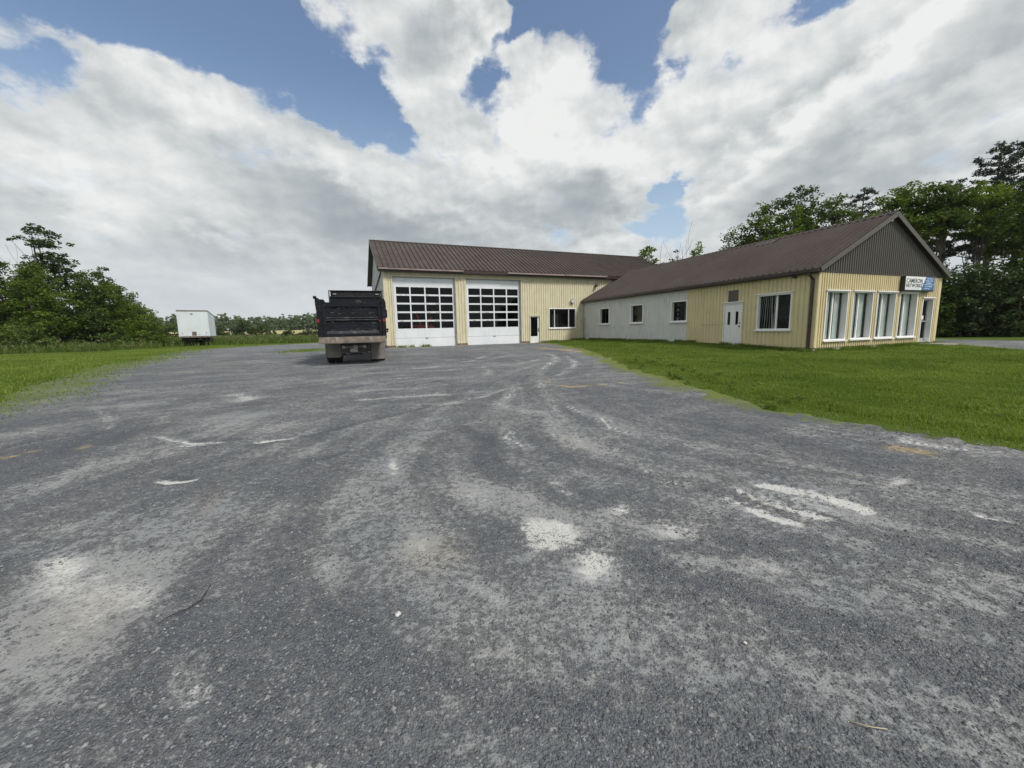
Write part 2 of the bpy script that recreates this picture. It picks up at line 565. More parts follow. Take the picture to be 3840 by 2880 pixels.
LINES =  [([(-3.35,7.98),(-2.56,8.27),(-1.71,8.59),(-1.22,8.71)],.22,.9,0),([(-4.9,11.8),(-3.9,12.79),(-2.69,13.74),(-1.41,16.25),(-.88,19.03)],.3,.7,0),([(-3.8,11.08),(-2.81,11.16)],.2,.6,0),([(-2.75,12.61),(-1.16,13.28),(.05,14.13),(1.47,16.25)],.3,.6,0),([(-2.36,14.81),(-.81,16.12),(.29,19.16)],.3,.6,0),([(.72,10.59),(.79,11.89),(1.15,13.29),(1.64,15.06),(1.84,17.53),(1.31,18.89)],.3,.75,0),([(.72,10.59),(1.24,11.06),(1.94,12.76),(2.3,14.42),(2.27,17.43)],.25,.75,0),([(1.5,10.36),(2.23,11.36),(2.96,13.39),(3.32,15.26)],.3,.5,0),([(.75,10.46),(.71,8.94),(.84,7.49),(1.14,6.84),(1.34,6.02),(1.59,5.35),(1.84,4.7)],.25,.6,0),([(.72,10.59),(.13,9.61),(-.6,8.9),(-1.11,8.78)],.3,.6,0),([(.2,9.6),(-.24,7.46),(.13,6.71)],.3,.6,0),([(-.22,6.15),(-.1,5.2),(.17,4.62)],.25,.6,0),([(-1.79,6.88),(-1.43,7.39),(-.73,8.08),(.13,9.61)],.22,.7,0),([(-.25,7.09),(.62,6.67),(.54,5.43),(.84,4.6)],.25,.5,0),([(-.87,13.23),(-.54,11.18),(-.05,9.42)],.3,.5,0),([(-3.72,8.9),(-3.21,9.3),(-2.23,9.48),(-1.72,9.73)],.2,.5,0),([(-4.43,10.65),(-3.38,10.27),(-2.99,10.23)],.2,.4,0),([(-1.05,10.21),(-.54,10.38),(-.26,11.43),(.58,13.39),(1.38,14.6)],.25,.5,0),([(-2.54,5.98),(-2.24,6.41),(-1.99,6.79),(-1.5,7.46)],.16,.9,2),([(-.78,5.84),(-.5,5.36),(-.24,4.77)],.22,.9,2),([(2.92,8.16),(3.09,7.91)],.2,.8,3),([(-2.29,10.62),(-1.66,10.29),(-1.34,9.58),(-1.47,8.65)],.3,.6,2),([(.83,9.97),(1.04,9.94)],.14,1,1),([(1.07,9.53),(1.39,9.15),(1.89,9.29),(2.34,9.48)],.16,1,1),([(2.53,9.52),(2.82,9.57)],.12,.9,1),([(.83,25.1),(2.39,21.2)],.5,.7,1),([(2.08,21.97),(3.55,19.2),(3.91,16.35),(3.89,14.12)],.5,.9,1),([(-5.19,5.61),(-4.76,5.41),(-4.32,5.27),(-3.81,5.29)],.07,1,0),([(-4.45,5.13),(-4.05,5.21)],.05,1,0),([(-3.48,5.14),(-3.12,5.38),(-3.02,5.45)],.07,1,0),([(-3.67,3.95),(-3.45,3.87),(-3.31,3.91),(-3.22,3.97)],.07,1.3,0),([(-3.68,4.02),(-3.39,3.97),(-3.29,4.04)],.07,1,2),([(-4.5,5.36),(-3.83,5.39),(-3.68,5.34)],.05,.8,2),([(-3.0,5.41),(-2.61,5.82),(-2.28,6.41)],.12,.9,2),([(-2.48,4.43),(-2.23,4.48),(-1.98,4.83)],.1,.9,2),([(-8.38,7.94),(-7.27,7.07),(-6.64,6.54),(-6.32,6.0),(-6.56,5.75)],.22,.7,0),([(-6.31,7.11),(-5.65,6.35)],.2,.8,0),([(-6.69,6.66),(-6.31,6.1),(-5.87,5.08),(-5.59,4.68)],.2,.8,2),([(-5.86,6.06),(-5.46,5.2)],.12,.7,2),([(-6.58,9.33),(-5.41,8.23)],.5,.5,0),([(-6.78,5.14),(-6.68,5.43),(-6.46,5.66)],.2,.6,0),([(-4.56,3.45),(-4.61,3.79),(-4.88,4.3),(-5.23,4.84),(-5.34,5.26)],.2,.5,0),([(-6.24,4.75),(-6.14,4.83)],.06,1,1),([(-6.22,4.97),(-6.14,5.06)],.06,.9,1),([(-5.7,5.07),(-5.63,5.21)],.1,.5,1),([(-3.59,5.37),(-3.85,6.21),(-4.01,6.67)],.2,.5,0),([(1.76,3.33),(1.93,2.91),(2.13,2.69)],.09,1.2,0),([(1.95,3.49),(2.14,3.07),(2.42,2.76)],.045,1.2,0),([(2.2,3.59),(2.58,3.24),(2.75,2.83)],.14,1,0),([(1.93,3.4),(2.12,2.9),(2.23,2.71)],.04,1,3),([(2.11,3.48),(2.3,3.16),(2.45,2.83)],.03,1,2),([(1.24,4.05),(1.43,3.63),(1.68,3.44)],.16,.6,0),([(4.66,4.82),(5.0,4.49),(5.34,4.04)],.25,1,0),([(4.39,4.53),(4.64,4.16),(4.99,3.76)],.25,.6,1),([(2.8,4.07),(2.91,4.03),(2.98,3.88)],.035,1,1),([(3.45,2.88),(3.66,2.72)],.05,.9,0),([(.35,3.69),(.52,3.24)],.1,.6,0),([(.71,11.07),(.75,6.19),(.95,4.47),(1.28,3.77)],.16,.45,0),([(1.64,1.58),(1.69,1.4),(1.88,1.31)],.06,.5,0),([(1.66,2.35),(2.18,2.13),(2.48,1.79)],.1,.3,0),([(-1.43,4.53),(-1.22,3.9)],.1,.6,0),([(-2.93,3.73),(-2.69,3.29),(-2.54,3.01)],.05,.7,3),([(-2.78,3.66),(-2.55,3.19),(-2.48,3.01)],.04,.6,3),([(-.86,2.99),(-.51,2.43)],.08,.6,0),([(-.31,2.21),(-.03,1.95)],.06,.6,0)]
BLOBS =  [(-2.9,2.4,.30,-.01,-.26,.26,.72,0),(-2.12,2.09,.16,-.01,-.14,.17,.6,0),(-2.31,1.96,.33,-.01,-.3,.28,.35,3),(-2.49,2.12,.5,-.01,-.51,.48,.6,0),(-1.17,2.31,.13,.0,-.06,.13,.5,0),(-.68,2.58,.16,.0,-.05,.21,.5,0),(-.55,2.46,.25,-.01,-.04,.22,.12,1),(-.27,3.28,.28,-.02,-.03,.38,.5,0),(-1.4,1.53,.13,-.01,-.16,.22,.7,0),(-3.03,2.95,.61,-.02,-.21,.22,.35,0),(.22,2.73,.25,-.01,.02,.31,1.02,0),(.51,2.31,.22,-.01,.06,.26,.88,0),(.87,3.08,.18,.0,.04,.15,.8,0),(1.15,2.71,.23,-.01,.06,.15,.6,0),(1.07,2.32,.19,-.01,.05,.12,.5,0),(1.53,2.28,.19,-.01,.05,.07,.5,0),(2.37,3.11,.8,-.03,.33,.42,.52,0),(3.51,3.49,.11,.0,.11,.12,.6,0),(.05,3.36,.26,-.01,.0,.34,.4,0),(1.77,1.99,.67,-.02,.14,.17,.2,0),(.54,1.61,.57,-.01,.04,.1,.25,0),(-4.5,6.59,.74,-.06,-.64,.97,.4,0),(-7.27,7.76,.54,-.05,-.65,.73,.35,0),(-2.63,4.87,.44,-.03,-.23,.45,.3,0),(-5.67,7.19,.98,-.09,-.74,.97,.3,0),(-2.24,3.27,.78,-.04,-.2,.32,.3,0),(-1.36,1.89,.26,-.01,-.08,.12,-.3,0),(-1.65,2.98,.24,-.01,-.14,.27,-.4,0),(1.34,2.51,.5,-.02,.06,.12,-.4,0),(1.03,1.67,.35,-.01,.06,.09,-.4,0)]


def paint(x, y):
    """dust, sand, dark, brown amounts of the yard (world plan coordinates)"""
    wx = x + (fbm(x, y, 3, 1.6) - .5) * .25
    wy = y + (fbm(x + 31, y, 3, 1.6) - .5) * .25
    ch = [np.zeros(x.shape) for _ in range(4)]
    brk = fbm(x, y, 3, 2.2)
    brk2 = fbm(x + 3, y, 3, 7.)
    for pts, wdt, amt, k in LINES:
        tread = .15 < wdt < .4
        if tread:
            wdt, amt = wdt * .68, amt * 1.0
        elif wdt < .1 and k == 0:
            amt = amt * .78
        d = np.full(x.shape, 1e9)
        mx = max(abs(wdt) * 3, .3)
        px, py = [p[0] for p in pts], [p[1] for p in pts]
        sel = np.where((x > min(px) - mx) & (x < max(px) + mx) & (y > min(py) - mx) & (y < max(py) + mx))[0]
        if not len(sel):
            continue
        sx, sy = (wx[sel], wy[sel]) if wdt > .1 else (x[sel] * .7 + wx[sel] * .3, y[sel] * .7 + wy[sel] * .3)
        dd = np.full(sel.shape, 1e9)
        te = np.zeros(sel.shape)
        tot = sum(math.hypot(pts[i + 1][0] - pts[i][0], pts[i + 1][1] - pts[i][1]) for i in range(len(pts) - 1))
        run = 0.
        for i in range(len(pts) - 1):
            ax, ay = pts[i]
            bx, by = pts[i + 1]
            ex, ey = bx - ax, by - ay
            t = np.clip(((sx - ax) * ex + (sy - ay) * ey) / (ex * ex + ey * ey + 1e-9), 0, 1)
            di = np.hypot(sx - ax - t * ex, sy - ay - t * ey)
            ln = math.hypot(ex, ey)
            te = np.where(di < dd, (run + t * ln) / tot, te)
            dd = np.minimum(dd, di)
            run += ln
        g = (1 - sst(wdt * .1, wdt * 1.25, dd)) * amt * sst(-.02, .14, te) * sst(1.02, .86, te)
        if tread and k in (0, 2):     # tread prints: a few parallel lines
            g = g * (.62 + .38 * np.cos(dd / wdt * 12))
        if k == 1:
            g = g * sst(.36, .56, brk[sel])
        elif wdt <= .15:
            g = g * (.75 + .45 * sst(.3, .55, brk2[sel]))
        elif wdt > .1:
            g = g * (.55 + .75 * sst(.32, .62, brk[sel]))
        ch[(0, 1, 2, 3)[k]][sel] = np.maximum(ch[k][sel], g)
    for cx, cy, ax, ay, bx, by, amt, k in BLOBS:
        det = ax * by - ay * bx
        dx, dy = x - cx + (fbm(x, y, 3, 5) - .5) * .12, y - cy + (fbm(x + 9, y, 3, 5) - .5) * .12
        u = (dx * by - dy * bx) / det
        v = (-dx * ay + dy * ax) / det
        g = 1 - sst(.15, 1.55, np.hypot(u, v) + (brk - .5) * .9)
        if amt < 0:
            ch[2] = np.maximum(ch[2], -g * amt)
        else:
            ch[k] = np.maximum(ch[k], g * amt)
    # swept bands that fan out from the turning place in front of the doors
    an = np.arctan2(x - .9, 12.5 - y)
    r = np.hypot(x - .9, y - 12.5)
    ag = an - .05 * (r - 2) - .005 * np.maximum(r - 6, 0) ** 2 * sst(-2.5, 1, x) + (fbm(x, y, 2, .25) - .5) * .25
    fan = .30 * fbm(ag * 8 + 3, r * .16, 3, 1.3) + .32 * fbm(ag * 19 + 40, r * .28, 3, 1.) + .38 * fbm(ag * 52 + 90, r * .5, 3, 1.)
    q = y - .33 * x + (fbm(x + 5, y, 2, .3) - .5) * 1.6
    swp = .35 * fbm(q * 1.2 + 9, x * .2, 3, 1.) + .65 * fbm(q * 4.2 + 70, x * .35, 4, 1.)
    blot = fbm(x, y, 4, .8)
    k = sst(7.5, 4.5, y)
    b = fan * k + (.5 * swp + .5 * fan) * (1 - k)
    b = b * .8 + blot * .2
    return ch, .5 + (b - .5) * 1.85


# open country: one sheet to the horizon
xs = np.concatenate([-np.geomspace(60, 1300, 30)[::-1], spaced([(-59, -20, 1.0), (-20, 34, .5), (34, 60, 1.0)]), np.geomspace(61, 1300, 30)])
ys = np.concatenate([-np.geomspace(14, 1300, 26)[::-1], spaced([(-13, 40, .5), (40, 70, 1.0)]), np.geomspace(71, 1300, 40)])
gx, gy, gF = grid(xs, ys)
gzv = gz(gx, gy) - .16 * sst(-.6, -1.4, sdist(LOT, gx, gy)) - .16 * sst(-.6, -1.4, sdist(ROAD, gx, gy))


def ground_material():
    m = bpy.data.materials.new('mown_grass_ground')
    m.use_nodes = True
    t = NT(m.node_tree)
    ob = t.n('ShaderNodeTexCoord').outputs['Object']
    a = t.noise(ob, .35, 6, .6)
    b = t.noise(ob, 9, 6, .7)
    c = t.noise(t.mapping(ob, sc=(1, 1, 1)), 45, 3, .7)
    col = t.mix(t.rng(a, .35, .65), (.062, .098, .016), (.092, .132, .024))
    col = t.mix(t.m('MULTIPLY', t.rng(b, .4, .75), .6), col, (.10, .135, .03))
    col = t.mix(t.m('MULTIPLY', t.rng(c, .5, .8), .5), col, (.035, .06, .012))
    p = t.n('ShaderNodeBsdfPrincipled', {'Base Color': col, 'Roughness': .9, 'Specular IOR Level': .1})
    bm_ = t.n('ShaderNodeBump', {'Strength': .8, 'Distance': .05, 'Height': t.m('ADD', b, c)})
    t.t.links.new(bm_.outputs[0], p.inputs['Normal'])
    t.n('ShaderNodeOutputMaterial', {0: p.outputs[0]})
    return m


M_ground = ground_material()
g = np_mesh('ground', np.stack([gx, gy, gzv], 1), gF, M_ground, smooth=True)
tag(g, kind='structure')


def gravel_material(name, sheet):
    m = bpy.data.materials.new(name)
    m.use_nodes = True
    t = NT(m.node_tree)
    ob = t.n('ShaderNodeTexCoord').outputs['Object']
    at = t.n('ShaderNodeAttribute', attribute_name='paint')
    sp = t.n('ShaderNodeSeparateColor', {0: at.outputs['Color']})
    dust, sand, dark = sp.outputs
    brown = at.outputs['Alpha']
    at2 = t.n('ShaderNodeAttribute', attribute_name='wear')
    s2 = t.n('ShaderNodeSeparateColor', {0: at2.outputs['Color']})
    bands, edge, weed = s2.outputs
    v1 = t.n('ShaderNodeTexVoronoi', {'Vector': ob, 'Scale': 75.0, 'Randomness': 1.0})
    v2 = t.n('ShaderNodeTexVoronoi', {'Vector': ob, 'Scale': 150.0, 'Randomness': 1.0})
    r1 = t.n('ShaderNodeSeparateColor', {0: v1.outputs['Color']}).outputs[0]
    r2 = t.n('ShaderNodeSeparateColor', {0: v2.outputs['Color']}).outputs[1]
    spk = t.m('ADD', t.m('MULTIPLY', r1, .6), t.m('MULTIPLY', r2, .4))
    fine = t.noise(ob, 38, 5, .7)
    mid = t.noise(ob, 7, 6, .65)
    big = t.noise(ob, 1.1, 6, .62)
    mot = t.noise(ob, 2.8, 5, .68, .4)
    sml = t.noise(ob, 17, 5, .68)
    v3 = t.n('ShaderNodeTexVoronoi', {'Vector': ob, 'Scale': 62.0, 'Randomness': 1.0})
    chip = t.n('ShaderNodeSeparateColor', {0: v3.outputs['Color']}).outputs[2]
    stone = t.mix(spk, (.058, .064, .078), (.138, .148, .166))
    # how much pale dust lies between the stones
    base = t.m('ADD', t.m('MULTIPLY', t.rng(bands, .26, .74, smooth=False), .58), t.m('MULTIPLY', t.rng(big, .35, .65, smooth=False), .12))
    base = t.m('SUBTRACT', t.m('ADD', base, t.m('MULTIPLY', dust, .75)), t.m('MULTIPLY', dark, .55))
    grain = t.m('ADD', t.m('MULTIPLY', t.m('SUBTRACT', fine, .5), 1.25), t.m('MULTIPLY', t.m('SUBTRACT', spk, .5), .22))
    grain = t.m('ADD', grain, t.m('MULTIPLY', t.m('SUBTRACT', mid, .5), .9))
    grain = t.m('ADD', grain, t.m('MULTIPLY', t.m('SUBTRACT', mot, .5), .8))
    grain = t.m('ADD', grain, t.m('MULTIPLY', t.m('SUBTRACT', sml, .5), 2.3))
    df = t.rng(t.m('ADD', base, t.m('MULTIPLY', grain, 1.0)), -.24, 1.0, 0, 1)
    dcol = t.mix(t.rng(big, .35, .7), (.225, .236, .244), (.285, .289, .282))
    dcol = t.mix(t.rng(t.m('ADD', dust, t.m('MULTIPLY', grain, .32)), .42, .85), dcol, (.50, .50, .485))
    dcol = t.mix(t.m('MULTIPLY', brown, .6), dcol, (.20, .165, .13))
    df = t.m('MULTIPLY', df, t.rng(t.m('MULTIPLY', chip, t.m('LESS_THAN', v3.outputs['Distance'], .42)), .70, .72, 1, .62))
    col = t.mix(t.m('MULTIPLY', df, .94), stone, dcol)
    sf = t.m('MULTIPLY', sand, t.rng(t.m('ADD', fine, t.m('MULTIPLY', mid, .6)), .55, .85))
    col = t.mix(sf, col, (.47, .34, .155))
    wf = t.rng(t.m('ADD', edge, t.m('MULTIPLY', t.m('SUBTRACT', mid, .5), 1.3)), .35, .75)
    col = t.mix(t.m('MULTIPLY', wf, .62), col, t.mix(fine, (.095, .13, .024), (.185, .21, .055)))
    gf = t.rng(t.m('ADD', weed, t.m('MULTIPLY', t.m('SUBTRACT', mid, .5), 1.2)), .4, .8)
    col = t.mix(t.m('MULTIPLY', gf, .85), col, t.mix(sml, (.085, .125, .022), (.21, .24, .045)))
    p = t.n('ShaderNodeBsdfPrincipled', {'Base Color': col, 'Roughness': .85, 'Specular IOR Level': .25})
    h = t.m('ADD', t.m('MULTIPLY', v1.outputs['Distance'], -1.0), t.m('MULTIPLY', v2.outputs['Distance'], -.5))
    h = t.m('ADD', t.m('MULTIPLY', h, t.rng(df, .9, .2, .25, 1)), t.m('MULTIPLY', mid, 1.6))
    b = t.n('ShaderNodeBump', {'Strength': .8, 'Distance': .022, 'Height': h})
    t.t.links.new(b.outputs[0], p.inputs['Normal'])
    t.n('ShaderNodeOutputMaterial', {0: p.outputs[0]})
    return m


M_gravel = gravel_material('grey_gravel', True)


def gravel_sheet(name, xs, ys, sdf, painted=True):
    x, y, F = grid(xs, ys)
    sd = sdf(x, y)
    keep = (sd[F] < .45).any(1)
    F = F[keep]
    used = np.unique(F)
    mp = -np.ones(len(x), int)
    mp[used] = np.arange(len(used))
    F = mp[F]
    x, y, sd = x[used], y[used], sd[used]
    z = gz(x, y) + .03 - .11 * sst(-.10, .35, sd) + (fbm(x, y, 3, 1.4) - .5) * .035 * sst(.2, -1.5, sd) + (fbm(x, y, 2, 6) - .5) * .012 * sst(.2, -1, sd)
    if painted:
        ch, bands = paint(x, y)
        z -= .018 * np.clip(ch[0], 0, 1) * (y < 9) + .012 * ch[2] * (y < 9)
        # pot hole lips on the left
    else:
        ch, bands = [np.zeros(x.shape)] * 4, fbm(x, y, 4, .4)
    weed = np.zeros(x.shape)
    if painted:
        weed = np.clip(1.25 - np.hypot((x + 12.9) / 1.6, (y - 25.5) / 2.6), 0, 1)
        weed = np.maximum(weed, np.clip(.8 - np.hypot((x + 12.6) / 1.2, (y - 17.5) / .9), 0, 1))
        weed = np.maximum(weed, sst(-1.05, .05, sd + (fbm(x, y, 4, 1.3) - .5) * 1.3) * .95 * (x > 2) * sst(4.2, 6.5, y))
    lf = sst(-8, -12, x)
    edge = np.where(x < -8, sst(-2.6, .1, sd + (fbm(x, y, 3, .8) - .5) * 1.6) * (1 - .5 * sst(18, 30, y)), sst(-.55 - .6 * sst(5, 8, y) * sst(22, 14, y), -.05, sd + (fbm(x, y, 3, 1.1) - .5) * .9) * sst(4.5, 6.5, y))
    P4 = np.stack([ch[0], ch[1], ch[2], ch[3]], 1)
    W4 = np.stack([bands, edge, weed, np.ones_like(x)], 1)
    o = np_mesh(name, np.stack([x, y, z], 1), F, M_gravel, smooth=True, attrs={'paint': ('POINT', 'FLOAT_COLOR', P4), 'wear': ('POINT', 'FLOAT_COLOR', W4)})
    tag(o, kind='structure')
    return o


gravel_sheet('gravel_yard', spaced([(-28, -14, .4), (-14, -8, .15), (-8, 6.5, .05), (6.5, 14.4, .25)]), spaced([(-6, .6, .5), (.6, 10, .04), (10, 20, .08), (20, 34, .2), (34, 50.5, .4)]), lot_sd)
gravel_sheet('gravel_drive', spaced([(18.5, 29, .25), (29, 51, 1.)]), spaced([(-11, 12, 1.), (12, 38, .25)]), lambda x, y: sdist(ROAD, x, y) + edge_noise(x, y), False)

# hay field strip on the rise, seen beyond the weeds
hx, hy, hF = grid(np.arange(-240, 30, 6.), np.arange(108, 262, 5.))
hr = np.hypot(hx, hy)
hk = ((hr[hF] > 150) & (hr[hF] < 262)).all(1)
M_hay = mat('dry_hay_field', (.36, .31, .14), .95, var=.15, vscale=.05)
o = np_mesh('hay_field', np.stack([hx, hy, gz(hx, hy) + .12], 1), hF[hk], M_hay, smooth=True)
tag(o, kind='structure')

# loose stones lying on the near yard
def stones(name, n, rngs, seed, smin, smax, colr):
    rs = np.random.RandomState(seed)
    y = rs.uniform(rngs[0] ** .5, rngs[1] ** .5, n) ** 2
    x = rs.uniform(-1, 1, n) * (1.34 * y + .6)
    sd = lot_sd(x, y)
    ok = sd < .05
    x, y = x[ok], y[ok]
    ch, bands = paint(x, y)
    ok = rs.rand(len(x)) < 1.0 - .6 * np.clip(ch[0], 0, 1) - .65 * sst(.38, .62, bands)
    x, y = x[ok], y[ok]
    n = len(x)
    s = smin + (smax - smin) * rs.rand(n) ** 2.6
    base = np.array([(1, 0, 0), (-1, 0, 0), (0, 1, 0), (0, -1, 0), (0, 0, 1), (0, 0, -1), (.6, .6, .5), (-.6, -.6, .4)], float)[:6]
    F0 = np.array([(0, 2, 4), (2, 1, 4), (1, 3, 4), (3, 0, 4), (2, 0, 5), (1, 2, 5), (3, 1, 5), (0, 3, 5)])
    V = base[None] * (1 + (rs.rand(n, 6, 1) - .5) * .7) + (rs.rand(n, 6, 3) - .5) * .35
    V *= np.stack([np.ones(n), .65 + .35 * rs.rand(n), .5 + .35 * rs.rand(n)], 1)[:, None, :] * s[:, None, None]
    a = rs.rand(n) * 6.283
    ca, sa = np.cos(a)[:, None], np.sin(a)[:, None]
    X = V[..., 0] * ca - V[..., 1] * sa
    Y = V[..., 0] * sa + V[..., 1] * ca
    zt = gz(x, y) + .03 + (fbm(x, y, 3, 1.4) - .5) * .035 + (fbm(x, y, 2, 6) - .5) * .012
    ch, _ = paint(x, y)
    zt -= .018 * np.clip(ch[0], 0, 1) * (y < 9) + .012 * ch[2] * (y < 9)
    P = np.stack([X + x[:, None], Y + y[:, None], V[..., 2] + zt[:, None] + s[:, None] * .12], -1).reshape(-1, 3)
    F = (F0[None] + np.arange(n)[:, None, None] * 6).reshape(-1, 3)
    tint = np.repeat(rs.rand(n) ** 2.4, 8)
    m = bpy.data.materials.new(name)
    m.use_nodes = True
    t = NT(m.node_tree)
    c = t.mix(t.n('ShaderNodeAttribute', attribute_name='tint').outputs['Fac'], colr[0], colr[1])
    p = t.n('ShaderNodeBsdfPrincipled', {'Base Color': c, 'Roughness': .8, 'Specular IOR Level': .3})
    t.n('ShaderNodeOutputMaterial', {0: p.outputs[0]})
    o = np_mesh(name, P, F, m, attrs={'tint': ('FACE', 'FLOAT', tint)})
    tag(o, 'fine grey crushed stone lying loose on the near yard' if smax < .012 else 'coarser grey stone chips strewn over the near yard', 'gravel', kind='stuff')


stones('loose_gravel', 110000, (.9, 5.5), 3, .0025, .0095, ((.07, .076, .088), (.24, .25, .26)))
stones('stone_chips', 16000, (.9, 11), 4, .005, .015, ((.07, .075, .085), (.26, .265, .26)))

# ------------------------------------------------------------------ garage building and office building
def ribs(mb, L, ztop, zbot, openings, pitch, ribw, depth, T, x0=0., extra=()):
    """ribbed sheet metal: T(along, outward, up) -> point; openings are (xa, xb, za, zb)"""
    bp = {round(x0, 4), round(L, 4)}
    pr = []
    tw = min(ribw * .25, .02)
    k = math.floor(x0 / pitch)
    while k * pitch < L:
        a = k * pitch + pitch * .3
        for dx, o in ((0, 0), (tw, depth), (ribw - tw, depth), (ribw, 0)):
            pr.append((a + dx, o))
            if x0 < a + dx < L:
                bp.add(round(a + dx, 4))
        k += 1
    for xa, xb, za, zb in openings:
        bp.add(round(xa, 4))
        bp.add(round(xb, 4))
    for e in extra:
        bp.add(round(e, 4))
    px, po = [p[0] for p in pr], [p[1] for p in pr]
    bp = sorted(bp)
    off = np.interp(bp, px, po)
    zt = ztop if callable(ztop) else (lambda x: ztop)
    zb_ = zbot if callable(zbot) else (lambda x: zbot)
    for i in range(len(bp) - 1):
        a, b = bp[i], bp[i + 1]
        if b - a < 1e-4:
            continue
        m = (a + b) / 2
        ta, tb = zt(a), zt(b)
        la, lb = zb_(a), zb_(b)
        cuts = sorted((za, zb) for xa, xb, za, zb in openings if xa < m < xb)
        for za, zb in cuts:
            if za > min(la, lb) + 1e-4:
                mb.quad(T(a, off[i], la), T(b, off[i + 1], lb), T(b, off[i + 1], za), T(a, off[i], za))
            la = lb = zb
        if max(ta, tb) > min(la, lb) + 1e-4:
            mb.quad(T(a, off[i], la), T(b, off[i + 1], lb), T(b, off[i + 1], tb), T(a, off[i], ta))


def reveal(mb, T, xa, xb, za, zb, depth, th=.05, proud=.045):
    """box frame lining an opening: T(along, outward, up)"""
    def bx(x0, x1, z0, z1, o0, o1):
        mb.box(x0, x1, o0, o1, z0, z1, lambda v: T(v.x, v.y, v.z))
    bx(xa, xa + th, za + th, zb - th, -depth, proud)
    bx(xb - th, xb, za + th, zb - th, -depth, proud)
    bx(xa, xb, za, za + th, -depth, proud + .002)
    bx(xa, xb, zb - th, zb, -depth, proud + .002)


def TB(mb, T, x0, x1, o0, o1, z0, z1):
    mb.box(x0, x1, o0, o1, z0, z1, lambda v: T(v.x, v.y, v.z))


def text_mesh(name, body, size, matx, parent, mw, sx=1., thick=.003, bold=0.):
    cu = bpy.data.curves.new(name, 'FONT')
    cu.body = body
    cu.size = size
    cu.align_x = 'LEFT'
    cu.align_y = 'BOTTOM_BASELINE'
    cu.extrude = thick
    cu.offset = bold
    tmp = bpy.data.objects.new(name, cu)
    COL.objects.link(tmp)
    bpy.context.view_layer.update()
    me = bpy.data.meshes.new_from_object(tmp)
    bpy.data.objects.remove(tmp)
    me.name = name
    me.transform(Matrix.Diagonal((sx, 1, 1, 1)))
    me.transform(mw)
    me.materials.clear()
    me.materials.append(matx)
    return link(bpy.data.objects.new(name, me), parent)


# ---- garage: local x runs right along the front, y runs back
LA, WA, ZE, ZR = 15.63, 10.4, 5.42, 8.02     # length left of the corner, depth, wall top, ridge
RX = 9.5                                     # right end, behind the office
gar = thing('garage_building', 'tall cream metal garage with two large overhead doors and a brown ribbed roof', 'building', (J[0], J[1], 0), AL_A)


def TA(x, o, z):                              # front wall: x along to the right, o towards the camera
    return (x, -o, z)


D1 = (-15.06, -10.76, 0, 4.80)
D2 = (-9.98, -5.66, 0, 4.80)
MD = (-4.96, -4.02, -.02, 2.14)
WW = (-3.29, -.78, 1.14, 2.72)
mb = MB()
wall_bot = lambda x: .19 if x < -5 else .05
ribs(mb, RX, ZE, .19, [D1, D2, MD, WW], .2, .13, .035, TA, x0=-LA)
# left gable wall, outward is -x
slope = (ZR - ZE) / (WA / 2)
gtop = lambda y: ZE + slope * (y if y < WA / 2 else WA - y)
ribs(mb, WA, gtop, .0, [], .4, .09, .02, lambda a, o, z: (RX + o, a, z), extra=(WA / 2,))
ribs(mb, RX, ZE, 0, [], .4, .09, .02, lambda a, o, z: (a, WA + o, z), x0=-LA)
mb.build('wall', M_cream, gar, fix=False)
mb = MB()
ribs(mb, WA, gtop, .19, [], .3, .12, .02, lambda a, o, z: (-LA - o, a, z), extra=(WA / 2,))
mb.build('gable_wall', mat('pale_grey_gable', (.50, .52, .49), .6, var=.05), gar, fix=False)
# smooth corner and door edge trims stand proud of the ribs
mb = MB()
mb.box(-LA - .03, -LA + .20, -.05, .0, .19, ZE - .02)
mb.box(-LA - .03, -LA - .0, .002, .2, .19, ZE - .02)
for x0, x1 in ((D1[0] - .10, D1[0]), (D1[1], D1[1] + .10), (D2[0] - .10, D2[0]), (D2[1], D2[1] + .10)):
    mb.box(x0, x1, -.05, .0, .19, 4.80)
for d in (D1, D2):
    mb.box(d[0] - .10, d[1] + .10, -.048, .0, 4.80, 4.87)
mb.box(-.22, -.12, -.05, 0, .02, 3.4)
mb.each('corner_trim', M_cream, gar)
mb = MB()
mb.box(-LA + .02, D1[0] - .01, -.03, .2, -.12, .19)
mb.box(D1[1] + .01, D2[0] - .01, -.03, .2, -.12, .19)
mb.box(D2[1] + .01, MD[0] - .02, -.03, .2, -.12, .19)
mb.box(MD[1] + .02, RX, -.03, .2, -.12, .19)
mb.box(-LA + .02, -LA + .2, .202, WA, -.12, .19)
mb.each('block_plinth', M_block, gar)
mb = MB()
mb.box(D1[0] - .3, D2[1] + .3, -.55, -.05, -.2, .035)
mb.build('concrete_apron', M_conc, gar)
# inside: dark shell so that the panes look into a room
mb = MB()
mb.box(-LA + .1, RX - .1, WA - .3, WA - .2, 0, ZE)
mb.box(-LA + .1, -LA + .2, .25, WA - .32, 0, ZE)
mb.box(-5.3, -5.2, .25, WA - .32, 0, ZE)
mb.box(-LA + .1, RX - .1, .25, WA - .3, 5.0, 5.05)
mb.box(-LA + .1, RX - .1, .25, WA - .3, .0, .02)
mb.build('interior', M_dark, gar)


def roof_slope(mb, T, L, width, pitch, x0=0.):
    ribs(mb, L, width, 0., [], pitch, .06, .06, T, x0=x0)


sA = math.hypot(WA / 2, ZR - ZE)
na, nb_ = (ZR - ZE) / sA, (WA / 2) / sA       # outward normal of the front slope: (-na, nb)
OHA = .42
eLA = sA + OHA / nb_
mb = MB()
XL, XR = -LA - .36, RX + .36
zoff = .10


def roofA(a, o, s):                            # a along, s up the slope from the eave
    y = -OHA + s * nb_ - o * na
    return (a, y, ZE + zoff - OHA * slope + s * na + o * nb_)


